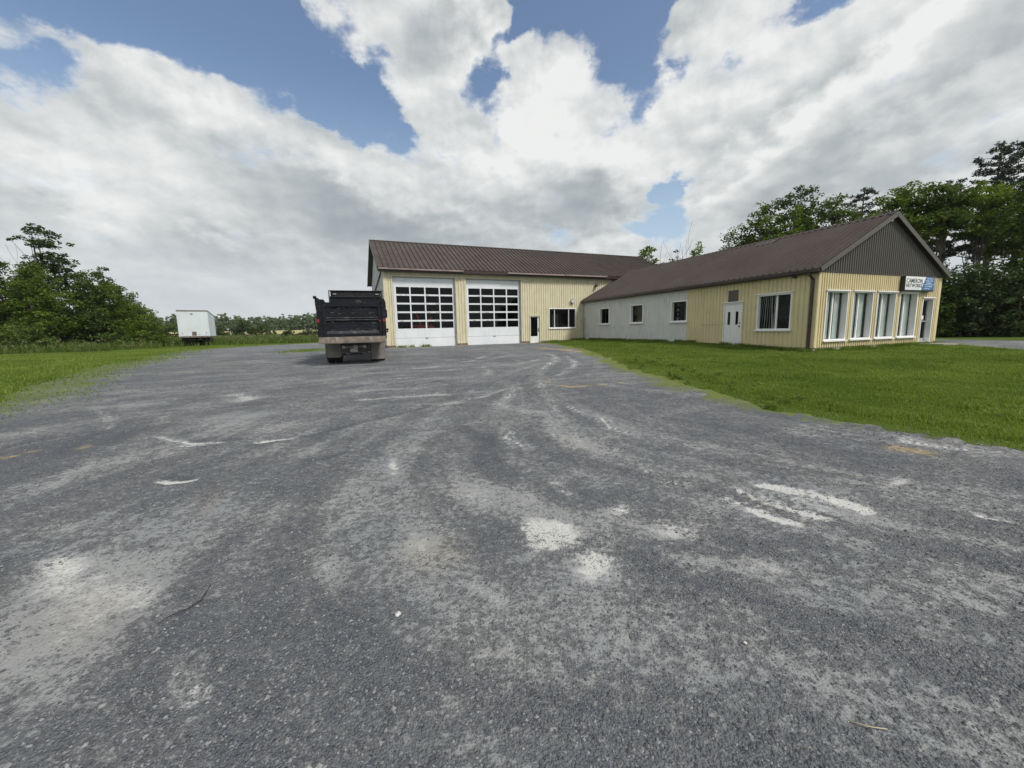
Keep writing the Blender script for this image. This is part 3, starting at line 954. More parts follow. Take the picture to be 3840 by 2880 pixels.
def roofAb(a, o, s):
    y = -OHA + s * nb_ - o * na
    return (a, WA - y, ZE + zoff - OHA * slope + s * na + o * nb_)


roof_slope(mb, roofA, XR, eLA, .35, XL)
roof_slope(mb, roofAb, XR, eLA, .35, XL)
ro = mb.build('roof', M_roof, gar, fix=False)
mb = MB()
zr = ZE + zoff - OHA * slope + eLA * na
mb.prism([(WA / 2 - .16, zr - .045), (WA / 2, zr + .05), (WA / 2 + .16, zr - .045), (WA / 2, zr - .0)], 'x', XL - .01, XR + .01)
mb.build('ridge_cap', M_roof, ro)
mb = MB()
for fn in (roofA, roofAb):                    # soffit sheet and barge boards
    mb.quad(fn(XL, -.10, 0), fn(XR, -.10, 0), fn(XR, -.10, eLA), fn(XL, -.10, eLA))
    for xa, xb in ((XL - .02, XL + .012), (XR - .012, XR + .02)):
        p = [fn(xa, .035, 0), fn(xa, .035, eLA), fn(xa, -.2, eLA), fn(xa, -.2, 0)]
        q = [fn(xb, .035, 0), fn(xb, .035, eLA), fn(xb, -.2, eLA), fn(xb, -.2, 0)]
        mb.quad(*p)
        mb.quad(*reversed(q))
        for i in range(4):
            j = (i + 1) % 4
            mb.quad(p[i], p[j], q[j], q[i])
mb.each('barge_board', M_roof2, ro)
mb = MB()
ez = ZE + zoff - OHA * slope
mb.box(XL + .02, RX, -OHA + .02, -OHA + .05, ez - .22, ez - .02)
mb.box(XL + .02, RX, -OHA + .055, -.03, ez - .235, ez - .222)
mb.build('fascia', M_trimb, gar)
mb = MB()                                      # gutter, in three worn lengths
for xa, xb, dz in ((XL + .03, -10.25, 0), (-6.9, -2.05, -.01), (-2.0, 1.9, .0)):
    prof = [(-OHA - .10, ez - .03 + dz), (-OHA - .085, ez - .03 + dz), (-OHA - .075, ez - .11 + dz), (-OHA + .015, ez - .11 + dz), (-OHA + .015, ez - .13 + dz), (-OHA - .09, ez - .13 + dz)]
    mb.prism(prof, 'x', xa, xb)
mb.each('gutter', M_gutA, gar)
mb = MB()
mb.tube([(-LA + .02, -OHA - .02, ez - .12), (-LA - .06, .5, 5.3), (-LA - .08, 1.1, 5.05), (-LA - .08, 8.5, 4.2)], .05, 8)
mb.build('downspout', M_trimb, gar)


def overhead_door(d, par):
    x0, x1, z0, z1 = d
    mb = MB()
    rec = .14
    z0 = .04
    # sections: two solid at the foot, five glazed, one solid at the head
    hw = (x1 - x0)
    gx0, gx1 = x0 + .13, x1 - .05
    zg0, zg1 = 1.26, 4.18
    mb.box(x0 + .02, x1 - .06, rec, rec + .05, z0, .655)
    mb.box(x0 + .02, x1 - .06, rec + .004, rec + .05, .668, zg0)
    mb.box(x0 + .02, x1 - .06, rec, rec + .05, zg1, z1 - .04)
    rows, cols = 5, 4
    rh = (zg1 - zg0) / rows
    st = .085
    cw = (gx1 - .05 - gx0) / cols
    for r in range(rows):
        a = zg0 + r * rh
        mb.box(x0 + .02, x1 - .06, rec + .001, rec + .05, a - .0 if r else zg0, a + .055)
        mb.box(x0 + .02, x1 - .06, rec + .002, rec + .05, a + rh - .055, a + rh - .004)
        for c in range(cols + 1):
            xa = gx0 + c * cw - st / 2
            wl = st / 2 if c in (0, cols) else 0
            mb.box(xa - wl, xa + st + wl, rec, rec + .05, a + .055, a + rh - .055)
    for c in range(1, cols):                   # seams in the top section
        mb.box(gx0 + c * cw - .012, gx0 + c * cw + .012, rec - .006, rec, zg1 + .02, z1 - .05)
    dr = mb.build('overhead_door', M_door, par)
    mb = MB()
    mb.quad((x0 + .05, rec + .03, zg0), (x1 - .08, rec + .03, zg0), (x1 - .08, rec + .03, zg1), (x0 + .05, rec + .03, zg1))
    mb.build('window_panes', M_glassd, dr, fix=False)
    mb = MB()                                   # peeling strips along the rails
    rnd = random.Random(int(x0 * 10))
    for r in range(1, 5):
        zc = zg0 + r * rh
        for _ in range(rnd.randint(2, 5)):
            xa = rnd.uniform(x0 + .2, x1 - .6)
            mb.box(xa, xa + rnd.uniform(.05, .3), rec - .003, rec - .0005, zc - .015 + rnd.uniform(-.02, .0), zc + rnd.uniform(-.01, .02))
    mb.each('flaked_paint', M_gutA, dr)
    mb = MB()
    mb.box(x1 - .058, x1 - .002, .002, rec + .06, .02, z1 - .03)
    mb.box(x0 + .002, x0 + .018, .002, rec + .06, .02, z1 - .03)
    mb.box(x0 + .02, x1 - .06, .002, rec + .06, z1 - .038, z1 - .002)
    mb.build('door_jamb', mat('galvanised_jamb', (.30, .32, .33), .5, metal=.3, var=.2), dr)
    mb = MB()
    mb.box((x0 + x1) / 2 - .08, (x0 + x1) / 2 + .08, rec - .03, rec - .002, .62, .66)
    mb.build('handle', M_black, dr)
    return dr


overhead_door(D1, gar)
overhead_door(D2, gar)


def TG(x, o, z):
    return (x, -o, z)


# pedestrian door
mb = MB()
reveal(mb, TG, MD[0], MD[1], .0, MD[3], .12, .06, .045)
fr = mb.build('door_frame', M_cream, gar)
mb = MB()
x0, x1 = MD[0] + .065, MD[1] - .065
mb.box(x0, x0 + .07, .06, .10, .03, 2.07)
mb.box(x1 - .15, x1, .06, .10, .03, 2.07)
mb.box(x0 + .07, x1 - .15, .06, .10, 2.02, 2.07)
mb.box(x0 + .07, x1 - .15, .06, .10, .03, .55)
dr = mb.build('door', M_peel, gar)
MB().box(x0 + .07, x1 - .15, .075, .085, .55, 2.02).build('door_pane', M_glassd, dr)
mb = MB().box(x1 - .11, x1 - .05, .045, .0598, .9, 1.15)
mb.tube([(x1 - .08, .06, .98), (x1 - .08, .015, .98)], .025, 8)
mb.build('handle', M_black, dr)
MB().box(MD[0] - .05, MD[1] + .05, -.06, -.036, MD[3] + .002, MD[3] + .05).build('drip_cap', M_cream, gar)


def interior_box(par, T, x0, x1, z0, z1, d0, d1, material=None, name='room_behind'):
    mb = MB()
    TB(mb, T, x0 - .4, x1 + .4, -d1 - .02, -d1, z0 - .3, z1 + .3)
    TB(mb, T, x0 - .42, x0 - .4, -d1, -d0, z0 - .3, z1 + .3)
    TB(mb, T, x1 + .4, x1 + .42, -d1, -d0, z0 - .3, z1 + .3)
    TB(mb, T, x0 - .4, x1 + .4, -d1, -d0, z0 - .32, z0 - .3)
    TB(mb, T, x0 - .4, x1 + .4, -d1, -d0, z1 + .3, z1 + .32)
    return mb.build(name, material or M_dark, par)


# garage window, three lights
mb = MB()
x0, x1, z0, z1 = WW
reveal(mb, TG, x0, x1, z0, z1, .09, .07, .045)
wn = mb.build('window', M_white, gar)
mb = MB()
for xm in (x0 + .52, x1 - .69):
    TB(mb, TG, xm, xm + .045, -.07, -.01, z0 + .07, z1 - .07)
mb.each('mullion', M_white, wn)
mb = MB()
mb.quad((x0 + .07, .05, z0 + .07), (x1 - .07, .05, z0 + .07), (x1 - .07, .05, z1 - .07), (x0 + .07, .05, z1 - .07))
mb.build('window_pane', M_glass, wn, fix=False)
MB().box(x0 - .03, x1 + .03, -.09, -.0375, z0 - .05, z0 - .002).build('sill', M_white, wn)
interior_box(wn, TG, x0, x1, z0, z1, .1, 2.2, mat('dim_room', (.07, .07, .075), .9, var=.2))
mb = MB().box(x0 + 1.35, x0 + 2.0, 2.0, 2.1, z0 - .2, z0 + 1.2)
mb.build('inner_door', mat('inner_door_grey', (.25, .25, .25), .7), wn)

# twin floodlight, round lamp, vent pipe, soffit lamp
fl = MB()
fl.box(-4.86, -4.52, -.24, -.10, 5.20, 5.34)
fl.box(-4.74, -4.62, -.098, -.03, 5.16, 5.3)
fo = fl.build('floodlight', M_black, gar, bevel=.01)
fl = MB().box(-4.84, -4.54, -.248, -.242, 5.215, 5.325)
fl.build('lamp_glass', M_alu, fo)
mb = MB().tube([(-4.36, -.05, 5.3), (-4.34, -.16, 5.28), (-4.33, -.22, 5.26)], [.03, .07, .09], 12)
mb.build('spot_lamp', M_alu, gar)
mb = MB()
mb.tube([(-1.14, -.022, 3.30), (-1.16, -.14, 3.29), (-1.18, -.22, 3.27)], [.10, .17, .19], 18)
rl = mb.build('round_wall_lamp', M_alu, gar)
MB().tube([(-1.18, -.221, 3.27), (-1.185, -.235, 3.268)], [.155, .14], 18).build('lamp_glass', M_white, rl)
mb = MB().tube([(1.05, -.0, 4.52), (1.02, -.30, 4.52), (1.08, -.34, 4.58)], .11, 12)
mb.tube([(1.15, -.05, 4.62), (1.15, -.28, 4.66)], .09, 12)
mb.build('vent_pipe', mat('rusty_pipe', (.13, .10, .08), .7, var=.4, vscale=9), gar)
mb = MB().tube([(-10.25, -.35, 5.15), (-10.22, -.2, 5.1), (-10.2, -.03, 5.1)], .035, 8)
mb.box(-10.34, -10.2, -.42, -.3, 5.12, 5.2)
mb.build('soffit_lamp', M_trimb, gar)

# orange machine parked inside, seen through the lower panes of the left door
om = thing('orange_machine', 'orange machine frame half hidden behind the lower panes of the left overhead door', 'machine', (J[0] - 13.2 * math.cos(AL_A) + .45 * math.sin(AL_A), J[1] - 13.2 * math.sin(AL_A) - .45 * math.cos(AL_A), 0), AL_A)
mb = MB()
mb.bar((-.55, .9, .4), (.75, .9, 2.1), .14)
mb.bar((.35, 1.0, .4), (-.25, 1.0, 2.25), .12)
mb.bar((-.6, .95, 1.5), (.8, .95, 1.45), .12)
mb.bar((-.5, 1.1, .5), (.9, 1.1, .5), .2)
for k in range(5):
    mb.bar((-.2 + k * .22, .85, .5), (-.25 + k * .24, .85, 1.6), .07)
mb.build('boom_frame', M_orange, om)
mb = MB()
for xx in (-.8, 1.0):
    mb.tube([(xx, 1.4, .45), (xx + .25, 1.4, .45)], .45, 20)
mb.each('wheel', M_black, om)
mb = MB().box(-.7, 1.1, 1.5, 3.4, .6, 1.5)
mb.build('engine_hood', M_orange, om, bevel=.08)

# ---- office wing: local x is across (right), local y runs back to the garage; the front is at y = -LB
LB, WB = 17.91, 8.95
ZB, ZBR = 3.17, 5.78
off_ = thing('office_building', 'long low office wing in yellow and grey siding with a brown gable and roof', 'building', (J[0], J[1], 0), AL_B)


def TL(b, o, z):                               # long left wall: b towards the camera, outward is -x
    return (-o, -b, z)


def TF(w, o, z):                               # gable front
    return (w, -LB - o, z)


SW = [(2.27, 3.57, 1.36, 2.58), (6.0, 7.33, 1.36, 2.60), (9.79, 11.07, 1.35, 2.57)]
SD = (13.55, 14.50, .10, 2.14)
BW = (15.32, 16.94, .84, 2.45)
mb = MB()
ribs(mb, 11.1, ZB, .02, SW, .2, .165, .026, TL)
mb.build('grey_wall', M_grey, off_, fix=False)
mb = MB()
ribs(mb, LB, ZB, lambda x: .10, [SD, BW], .2, .165, .03, TL, x0=11.1)
GW = [(.52, 1.96, .38, 2.42), (2.27, 3.70, .39, 2.42), (3.98, 5.39, .39, 2.42), (5.69, 7.10, .39, 2.42)]
GD = (7.54, 8.50, .08, 2.18)
ribs(mb, WB, ZB, .10, GW + [GD], .15, .105, .036, TF)
ribs(mb, LB, ZB, .1, [], .4, .1, .02, lambda a, o, z: (WB + o, -a, z))
wl = mb.build('yellow_wall', M_yellow, off_, fix=False)
mb = MB()
TB(mb, TF, -.03, .13, .0, .042, .10, ZB)
TB(mb, TL, LB - .13, LB + .042, .0, .042, .10, ZB)
TB(mb, TF, WB - .12, WB + .03, .0, .042, .10, ZB)
TB(mb, TL, 11.06, 11.13, .0, .041, .10, ZB)
TB(mb, TL, 12.14, 12.19, .0, .043, .10, ZB)
TB(mb, TL, 12.2, 13.45, .0, .044, 1.16, 1.20)
mb.each('corner_trim', M_yellow, off_)
mb = MB()
TB(mb, TL, 11.2, LB - .05, -.2, .02, -.35, .098)
TB(mb, TF, -.01, WB, -.2, .012, -.35, .098)
TB(mb, TL, .1, 11.2, -.2, .004, -.35, .018)
mb.build('concrete_footing', M_conc, off_)
TB(mb := MB(), TF, GD[0] - .15, GD[1] + .25, .02, 1.0, -.3, .05)
mb.build('door_step', M_conc, off_)

# gable triangle
sB = (ZBR - 3.29) / (WB / 2 + .26)
gt = lambda w: 3.29 - .02 + sB * (.26 + (w if w < WB / 2 else WB - w))
mb = MB()
ribs(mb, WB + .0, gt, ZB + .03, [], .15, .08, .032, lambda a, o, z: TF(a, o + .012, z), extra=(WB / 2,))
mb.build('gable_cladding', M_roof2, off_, fix=False)
TB(mb := MB(), TF, 0, WB, -.02, .05, ZB - .02, ZB + .03)
mb.build('gable_flashing', M_trimb, off_)
mb = MB().tube([TF(WB / 2 - .12, .05, 5.46), TF(WB / 2 - .12, .12, 5.44)], .05, 10)
mb.build('alarm_light', M_white, off_)

sBl = math.hypot(WB / 2 + .26, ZBR - 3.29)
n1, n2 = (ZBR - 3.29) / sBl, (WB / 2 + .26) / sBl
FO = .22                                       # front overhang


def roofB(a, o, s):                            # a: towards the camera
    return (-.26 + s * n2 - o * n1, -a, 3.29 + s * n1 + o * n2)


def roofBr(a, o, s):
    return (WB + .26 - s * n2 + o * n1, -a, 3.29 + s * n1 + o * n2)


mb = MB()
ribs(mb, LB + FO, sBl, 0., [], .3, .055, .075, roofB, x0=.0)
ribs(mb, LB + FO, sBl, 0., [], .3, .055, .075, roofBr, x0=.0)
# the last strip dies into the garage roof
mb.quad(roofB(0, 0, 4.0), roofB(0, 0, sBl), roofB(-.75, 0, sBl))
mb.quad(roofBr(0, 0, 4.0), roofBr(0, 0, sBl), roofBr(-.75, 0, sBl))
rb = mb.build('roof', M_roof, off_, fix=False)
mb = MB()
mb.prism([(WB / 2 - .17, ZBR - .05), (WB / 2, ZBR + .05), (WB / 2 + .17, ZBR - .05), (WB / 2, ZBR + .0)], 'y', -LB - FO, .4)
mb.build('ridge_cap', M_roof, rb)
mb = MB()
for fn in (roofB, roofBr):
    p = [fn(LB + FO + .02, .035, -.02), fn(LB + FO + .02, .035, sBl), fn(LB + FO + .02, -.16, sBl - .03), fn(LB + FO + .02, -.16, -.02)]
    q = [fn(LB + FO - .01, .035, -.02), fn(LB + FO - .01, .035, sBl), fn(LB + FO - .01, -.16, sBl - .03), fn(LB + FO - .01, -.16, -.02)]
    mb.quad(*p)
    mb.quad(*reversed(q))
    for i in range(4):
        j = (i + 1) % 4
        mb.quad(p[i], p[j], q[j], q[i])
mb.each('barge_board', M_roof2, rb)
mb = MB()
for fn in (roofB, roofBr):
    mb.quad(fn(0, -.13, 0), fn(LB + FO, -.13, 0), fn(LB + FO, -.13, sBl), fn(0, -.13, sBl))
mb.build('soffit', M_trimb, rb)
mb = MB()
mb.box(-.245, -.22, -LB - FO, -.02, 3.11, 3.28)
mb.box(-.218, -.02, -LB - .0, -.02, 3.12, 3.135)
mb.build('fascia', M_trimb, off_)
mb = MB()
mb.prism([(-.375, 3.275), (-.36, 3.275), (-.35, 3.17), (-.25, 3.165), (-.25, 3.145), (-.365, 3.15)], 'y', -LB - FO, -.03)
mb.each('gutter', M_gut, off_)
mb = MB()
yb = -LB + .16
mb.tube([(-.31, yb, 3.16), (-.31, yb, 3.05), (-.16, yb, 2.95), (-.075, yb - .0, 2.88)], .05, 4)
mb.bar((-.075, yb, 2.90), (-.075, yb, -.10), .085, .10)
for zz in (2.4, .55):
    mb.bar((-.078, yb, zz), (-.078, yb, zz + .03), .1, .115)
mb.build('downspout', M_gut, off_)
# little ridge stub beside the valley, skylight on the left slope
mb = MB()
mb.quad(*[roofB(a, .035, s) for a, s in ((12.15, 4.72), (12.95, 4.72), (12.95, 5.0), (12.15, 5.0))])
mb.build('skylight', mat('skylight_plastic', (.45, .42, .40), .3), rb, fix=False)
mb = MB()
mb.prism([(4.70 - .1, .028), (4.70 + .05, .06), (5.05, .06), (5.12, .028)], 'x', 11.95, 13.1, lambda v: Vector(roofB(v.x, v.z, v.y)))
mb.build('skylight_curb', M_trimb, rb)
mb = MB()
for k in range(7):
    mb.box(4.0 + k * .09 - .03, 4.0 + k * .09 + .03, -.60, -.57, 5.30 + .03 * k, 5.60 + .02 * k)
mb.build('snow_guard', M_trimb, off_)


def office_window(name, T, o, depth, frame=.055, mull=None, sill=True, head=True, glass=None, parent=off_, lab=None):
    x0, x1, z0, z1 = o
    mb = MB()
    reveal(mb, T, x0, x1, z0, z1, depth, frame, .045)
    w = mb.build(name, M_white, parent)
    if mull:
        mb = MB()
        TB(mb, T, mull - .04, mull + .04, -depth + .002, -depth + .06, z0 + frame, z1 - frame)
        mb.each('mullion', M_white, w)
    mb = MB()
    d = -depth + .02
    mb.quad(T(x0 + frame, d, z0 + frame), T(x1 - frame, d, z0 + frame), T(x1 - frame, d, z1 - frame), T(x0 + frame, d, z1 - frame))
    mb.build('window_pane', glass or M_glass, w, fix=False)
    if sill:
        TB(mb := MB(), T, x0 - .05, x1 + .05,   .048, .12, z0 - .05, z0 + .005)
        mb.build('sill', M_white, w)
    if head:
        TB(mb := MB(), T, x0 - .05, x1 + .05, .048, .095, z1 + .0, z1 + .045)
        mb.build('drip_cap', M_white, w)
    return w


for i, o in enumerate(SW):
    w = office_window('window', TL, o, .14, .075, None, True, False)
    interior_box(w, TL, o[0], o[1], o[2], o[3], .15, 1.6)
    mb = MB()
    if i == 1:
        TB(mb, TL, o[0] - .1, o[1] + .3, -.7, -.66, o[2] - .2, o[3] + .1)
        mb.build('inner_panel', M_dim, w)
        TB(mb := MB(), TL, o[0] + .35, o[0] + .55, -.66, -.64, o[2] + .3, o[2] + .6)
        mb.build('wall_box', M_dark, w)
    elif i == 2:
        TB(mb, TL, o[0] + .25, o[1] + .3, -.8, -.76, o[2] - .2, o[3] + .1)
        mb.build('inner_panel', mat('dim_panel_grey', (.06, .06, .06), .8), w)
        mb = MB()
        for k in range(4):
            TB(mb, TL, o[0] + .16, o[0] + .32, -.3, -.28, o[2] + .1 + k * .27, o[2] + .28 + k * .27)
        mb.each('hanging_card', mat('dim_card', (.16, .16, .16), .8), w)
    else:
        TB(mb, TL, o[0] + .5, o[0] + .56, -.2, -.17, o[2], o[3])
        mb.build('inner_post', M_dim, w)

# side door with two slim lights
mb = MB()
reveal(mb, TL, SD[0] - .06, SD[1] + .06, SD[2] - .0, SD[3] + .05, .06, .055, .045)
mb.build('door_frame', M_white, off_)
mb = MB()
x0, x1, z0, z1 = SD
lt = [(x0 + .17, x0 + .33), (x1 - .33, x1 - .17)]
zl0, zl1 = z0 + 1.02, z0 + 1.66
TB(mb, TL, x0, x1, -.035, .005, z0 + .05, zl0)
TB(mb, TL, x0, x1, -.035, .005, zl1, z1 - .01)
TB(mb, TL, x0, lt[0][0], -.035, .005, zl0, zl1)
TB(mb, TL, lt[0][1], lt[1][0], -.035, .005, zl0, zl1)
TB(mb, TL, lt[1][1], x1, -.035, .005, zl0, zl1)
dr = mb.build('door', M_white, off_)
mb = MB()
for a, b in lt:
    mb.quad(TL(a, -.02, zl0), TL(b, -.02, zl0), TL(b, -.02, zl1), TL(a, -.02, zl1))
mb.build('door_pane', M_glassd, dr, fix=False)
mb = MB()
for a, b in ((x0 + .13, x0 + .39), (x1 - .39, x1 - .13)):
    for c, d in ((z0 + .22, z0 + .88), (z0 + 1.76, z0 + 1.94)):
        for (p, q, r, s) in ((a, b, c, c + .02), (a, b, d - .02, d), (a, a + .02, c + .02, d - .02), (b - .02, b, c + .02, d - .02)):
            TB(mb, TL, p, q, .0055, .014, r, s)
        TB(mb, TL, a + .05, b - .05, .0055, .012, c + .05, d - .05)
mb.each('raised_panel', M_white, dr)
mb = MB().tube([TL(x1 - .08, .005, z0 + .94), TL(x1 - .08, .06, z0 + .94)], .03, 12)
mb.tube([TL(x1 - .08, .005, z0 + 1.1), TL(x1 - .08, .03, z0 + 1.1)], .03, 12)
mb.build('handle', M_black, dr)
TB(mb := MB(), TL, x0 - .12, x1 + .14, .032, .09, z1 + .06, z1 + .10)
mb.build('drip_cap', M_white, off_)
TB(mb := MB(), TL, 13.74, 14.30, .0, .048, 2.26, 2.81)
vp = mb.build('vent_panel', M_roof2, off_)
TB(mb := MB(), TL, 13.72, 14.32, .020, .052, 2.80, 2.825)
mb.build('vent_trim', M_yellow, vp)
mb = MB().tube([TL(12.1, .014, 1.48), TL(12.1, .02, 1.48)], .035, 8)
mb.build('pipe_hole', M_dark, off_)
TB(mb := MB(), TL, 16.95, 17.05, .03, .2, 3.02, 3.1)
mb.build('soffit_lamp', M_trimb, off_)

# big sliding window with vertical blinds
w = office_window('window', TL, BW, .12, .07, 16.2, True, True, M_glass)
interior_box(w, TL, BW[0], BW[1], BW[2], BW[3], .14, 1.8)
mb = MB()
rnd = random.Random(3)
xx = BW[0] + .1
while xx < BW[1] - .08:
    lean = .0
    if xx > 15.85 and xx < 16.0:
        xx += .04
        continue
    if xx < 15.85:
        lean = (xx - 15.5) * .5 - .1
    a = rnd.uniform(.3, .9)
    z0, z1 = BW[2] + .08, BW[3] - .05
    c, s = math.cos(a) * .042, math.sin(a) * .042
    mb.quad(TL(xx - c + lean, -.22 - s, z0), TL(xx + c + lean, -.22 + s, z0), TL(xx + c, -.22 + s, z1), TL(xx - c, -.22 - s, z1))
    xx += .085
mb.build('vertical_blind', M_blindd, w, fix=False)
TB(mb := MB(), TL, 15.8, 16.02, -.62, -.4, BW[2] - .1, BW[2] + .52)
mb.build('yellow_box', M_yel, w)

# four tall front windows
for i, o in enumerate(GW):
    w = office_window('window', TF, o, .20, .05, o[0] + .73, True, True, M_glass)
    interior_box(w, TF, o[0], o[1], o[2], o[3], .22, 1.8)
    mb = MB()
    rnd = random.Random(20 + i)
    z0, z1 = o[2] + .06, o[3] - .05
    for a, b in ((o[0] + (.34 if i != 1 else .08), o[0] + .66), (o[0] + 1.06, o[0] + 1.34)):
        xx = a
        while xx < b:
            an = rnd.uniform(-.1, .5)
            c, s = math.cos(an) * .05, math.sin(an) * .05
            mb.quad(TF(xx - c, -.25 - s, z0), TF(xx + c, -.25 + s, z0), TF(xx + c, -.25 + s, z1), TF(xx - c, -.25 - s, z1))
            xx += .09
    mb.build('vertical_blind', M_blind, w, fix=False)

# glazed front door in a deep white reveal
mb = MB()
reveal(mb, TF, *GD, .22, .05, .045)
mb.build('door_frame', M_white, off_)
mb = MB()
x0, x1, z0, z1 = GD[0] + .05, GD[1] - .05, GD[2] + .05, GD[3] - .05
M_dalu = mat('grey_door_frame', (.40, .42, .42), .4, metal=.4, var=.08)
for a, b, c, d in ((x0, x0 + .07, z0, z1), (x1 - .07, x1, z0, z1), (x0 + .07, x1 - .07, z1 - .07, z1), (x0 + .07, x1 - .07, z0, z0 + .16), (x0 + .07, x1 - .07, z0 + .93, z0 + 1.0)):
    TB(mb, TF, a, b, -.19, -.15, c, d)
dr = mb.build('door', M_dalu, off_)
mb = MB()
mb.quad(TF(x0 + .07, -.17, z0 + .16), TF(x1 - .07, -.17, z0 + .16), TF(x1 - .07, -.17, z1 - .07), TF(x0 + .07, -.17, z1 - .07))
mb.build('door_pane', M_glassd, dr, fix=False)
TB(mb := MB(), TF, x0 + .07, x1 - .07, -.145, -.10, z0 + .95, z0 + .975)
mb.build('push_bar', M_alu, dr)
TB(mb := MB(), TF, x0 + .48, x0 + .62, -.168, -.162, z0 + 1.06, z0 + 1.24)
mb.build('paper_notice', M_white, dr)
interior_box(dr, TF, GD[0], GD[1], GD[2], GD[3], .24, 1.6)
TB(mb := MB(), TF, GD[0] - .06, GD[1] + .06, .048, .095, GD[3], GD[3] + .045)
mb.build('drip_cap', M_white, off_)

# ---- box sign
sx0, sx1, sz0, sz1 = 5.56, 7.93, 2.47, 3.14
sg = thing('box_sign', 'black boxed shop sign with a white and blue face under the brown gable', 'sign', (J[0] - LB * -nB[0] + rB[0] * sx0, J[1] + LB * nB[1] + rB[1] * sx0, 0), AL_B)


def TS(x, o, z):
    return (x, -o, z)


SWD = sx1 - sx0
TB(mb := MB(), TS, 0, SWD, .035, .215, sz0, sz1)
mb.build('housing', M_black, sg, bevel=.008)
M_sw = mat('sign_white', (.78, .80, .78), .35, var=.02)
M_sb = mat('sign_blue', (.03, .12, .30), .35, var=.05)
M_st = mat('sign_lettering', (.03, .05, .06), .5)
M_sl = mat('sign_pale_lettering', (.55, .68, .80), .5)
mb = MB()
zf0, zf1 = sz0 + .06, sz1 - .02
mb.quad(TS(.03, .219, zf0), TS(1.30, .219, zf0), TS(1.62, .219, zf1), TS(.03, .219, zf1))
mb.build('white_face', M_sw, sg, fix=False)
mb = MB()
mb.quad(TS(1.30, .2195, zf0), TS(SWD - .02, .2195, zf0), TS(SWD - .02, .2195, zf1), TS(1.62, .2195, zf1))
mb.build('blue_face', M_sb, sg, fix=False)


def on_sign(x, z):
    return Matrix.Translation(TS(x, .222, z)) @ Matrix.Rotation(math.pi / 2, 4, 'X')


text_mesh('lettering', 'CAMERON', .27, M_st, sg, on_sign(.08, zf0 + .315), .98, bold=.002)
text_mesh('lettering', 'NETWORK', .235, M_st, sg, on_sign(.08, zf0 + .115), .99, bold=.002)
for i, (s, sx, zz) in enumerate((('TELEPHONE &', 1.68, .49), ('PAGING SYSTEMS', 1.60, .39), ('INTERCOM', 1.66, .29), ('DATA CABLING', 1.58, .145), ('(613) 996-0107', 1.52, .045))):
    text_mesh('small_lettering', s, .085, M_sl, sg, on_sign(sx, zf0 + zz), .98 if len(s) < 13 else .9, bold=.0015)
mb = MB()
mb.quad(TS(.08, .2235, zf0 + .06), TS(1.2, .2235, zf0 + .06), TS(1.2, .2235, zf0 + .085), TS(.08, .2235, zf0 + .085))
mb.quad(TS(1.45, .2235, zf0 + .245), TS(SWD - .06, .2235, zf0 + .245), TS(SWD - .06, .2235, zf0 + .262), TS(1.45, .2235, zf0 + .262))
mb.each('rule', M_sl, sg, fix=False)
mb = MB()
arc = [(1.35 + .085 * math.cos(a), zf0 + .21 + .085 * math.sin(a)) for a in np.linspace(.7, 5.6, 16)]
mb.tube([TS(x, .2235, z) for x, z in arc], .016, 6)
mb.build('ring_emblem', M_sb, sg)
mb = MB()
for x in (.3, 1.2, 2.0):
    TB(mb, TS, x, x + .05, -.0, .034, sz0 + .2, sz1 - .1)
mb.each('bracket', M_black, sg)

# ---- thin conduit post standing in the corner of the two buildings
px, py = (J - eA * 0).tolist()
cp = thing('conduit_post', 'thin rusty post with a bent top standing in the corner between garage and office', 'post', (J[0] + eA[0] * .13 + .02, J[1] + eA[1] * .13 - .35, gz1(J[0], J[1] - .4)), AL_A)
mb = MB().tube([(0, 0, -.1), (.01, 0, 1.55)], .03, 8)
mb.build('pole', mat('rusty_post', (.30, .20, .14), .8, var=.4, vscale=8), cp)
mb = MB().tube([(.01, 0, 1.5), (.06, 0, 1.68), (.03, 0, 1.82), (-.06, 0, 1.78), (-.12, 0, 1.66), (-.26, 0, 1.5), (-.28, 0, 1.42)], .022, 8)
mb.build('bent_top', M_gutA, cp)

# ------------------------------------------------------------------ dump truck, seen from behind
PSI = R(17.8)
hT = np.array([-math.sin(PSI), math.cos(PSI)])
rT = np.array([math.cos(PSI), math.sin(PSI)])
tc = np.array([-7.18, 15.6]) + rT * 1.06
tk = thing('dump_truck', 'black dump truck parked facing away in front of the garage corner', 'truck', (tc[0], tc[1], gz1(tc[0], tc[1]) + .025), PSI)
M_tb = mat('worn_black_body', (.006, .007, .012), .6, var=.5, vscale=3, dirt=(.045, .045, .048), dirt_amt=.6, dirt_scale=(.5, 1, 2.2), bump=.25, bscale=7, spec=.25)
M_rust = mat('rusty_apron', (.135, .115, .092), .85, var=.35, vscale=5, dirt=(.10, .062, .04), dirt_amt=.7)
M_rub = mat('dusty_mudflap', (.17, .16, .145), .85, var=.15, vscale=5)
M_tyre = mat('tyre_rubber', (.018, .018, .018), .85, var=.3, vscale=8, dirt=(.09, .085, .08), dirt_amt=.7)
M_red = mat('red_lens', (.24, .02, .02), .4)
M_chas = mat('dirty_chassis', (.035, .032, .03), .7, var=.4, vscale=5, dirt=(.12, .10, .08), dirt_amt=.5)
M_plate = mat('dusty_plate', (.30, .30, .28), .6, var=.15, vscale=12)
YR = -.9                                        # tailgate plane


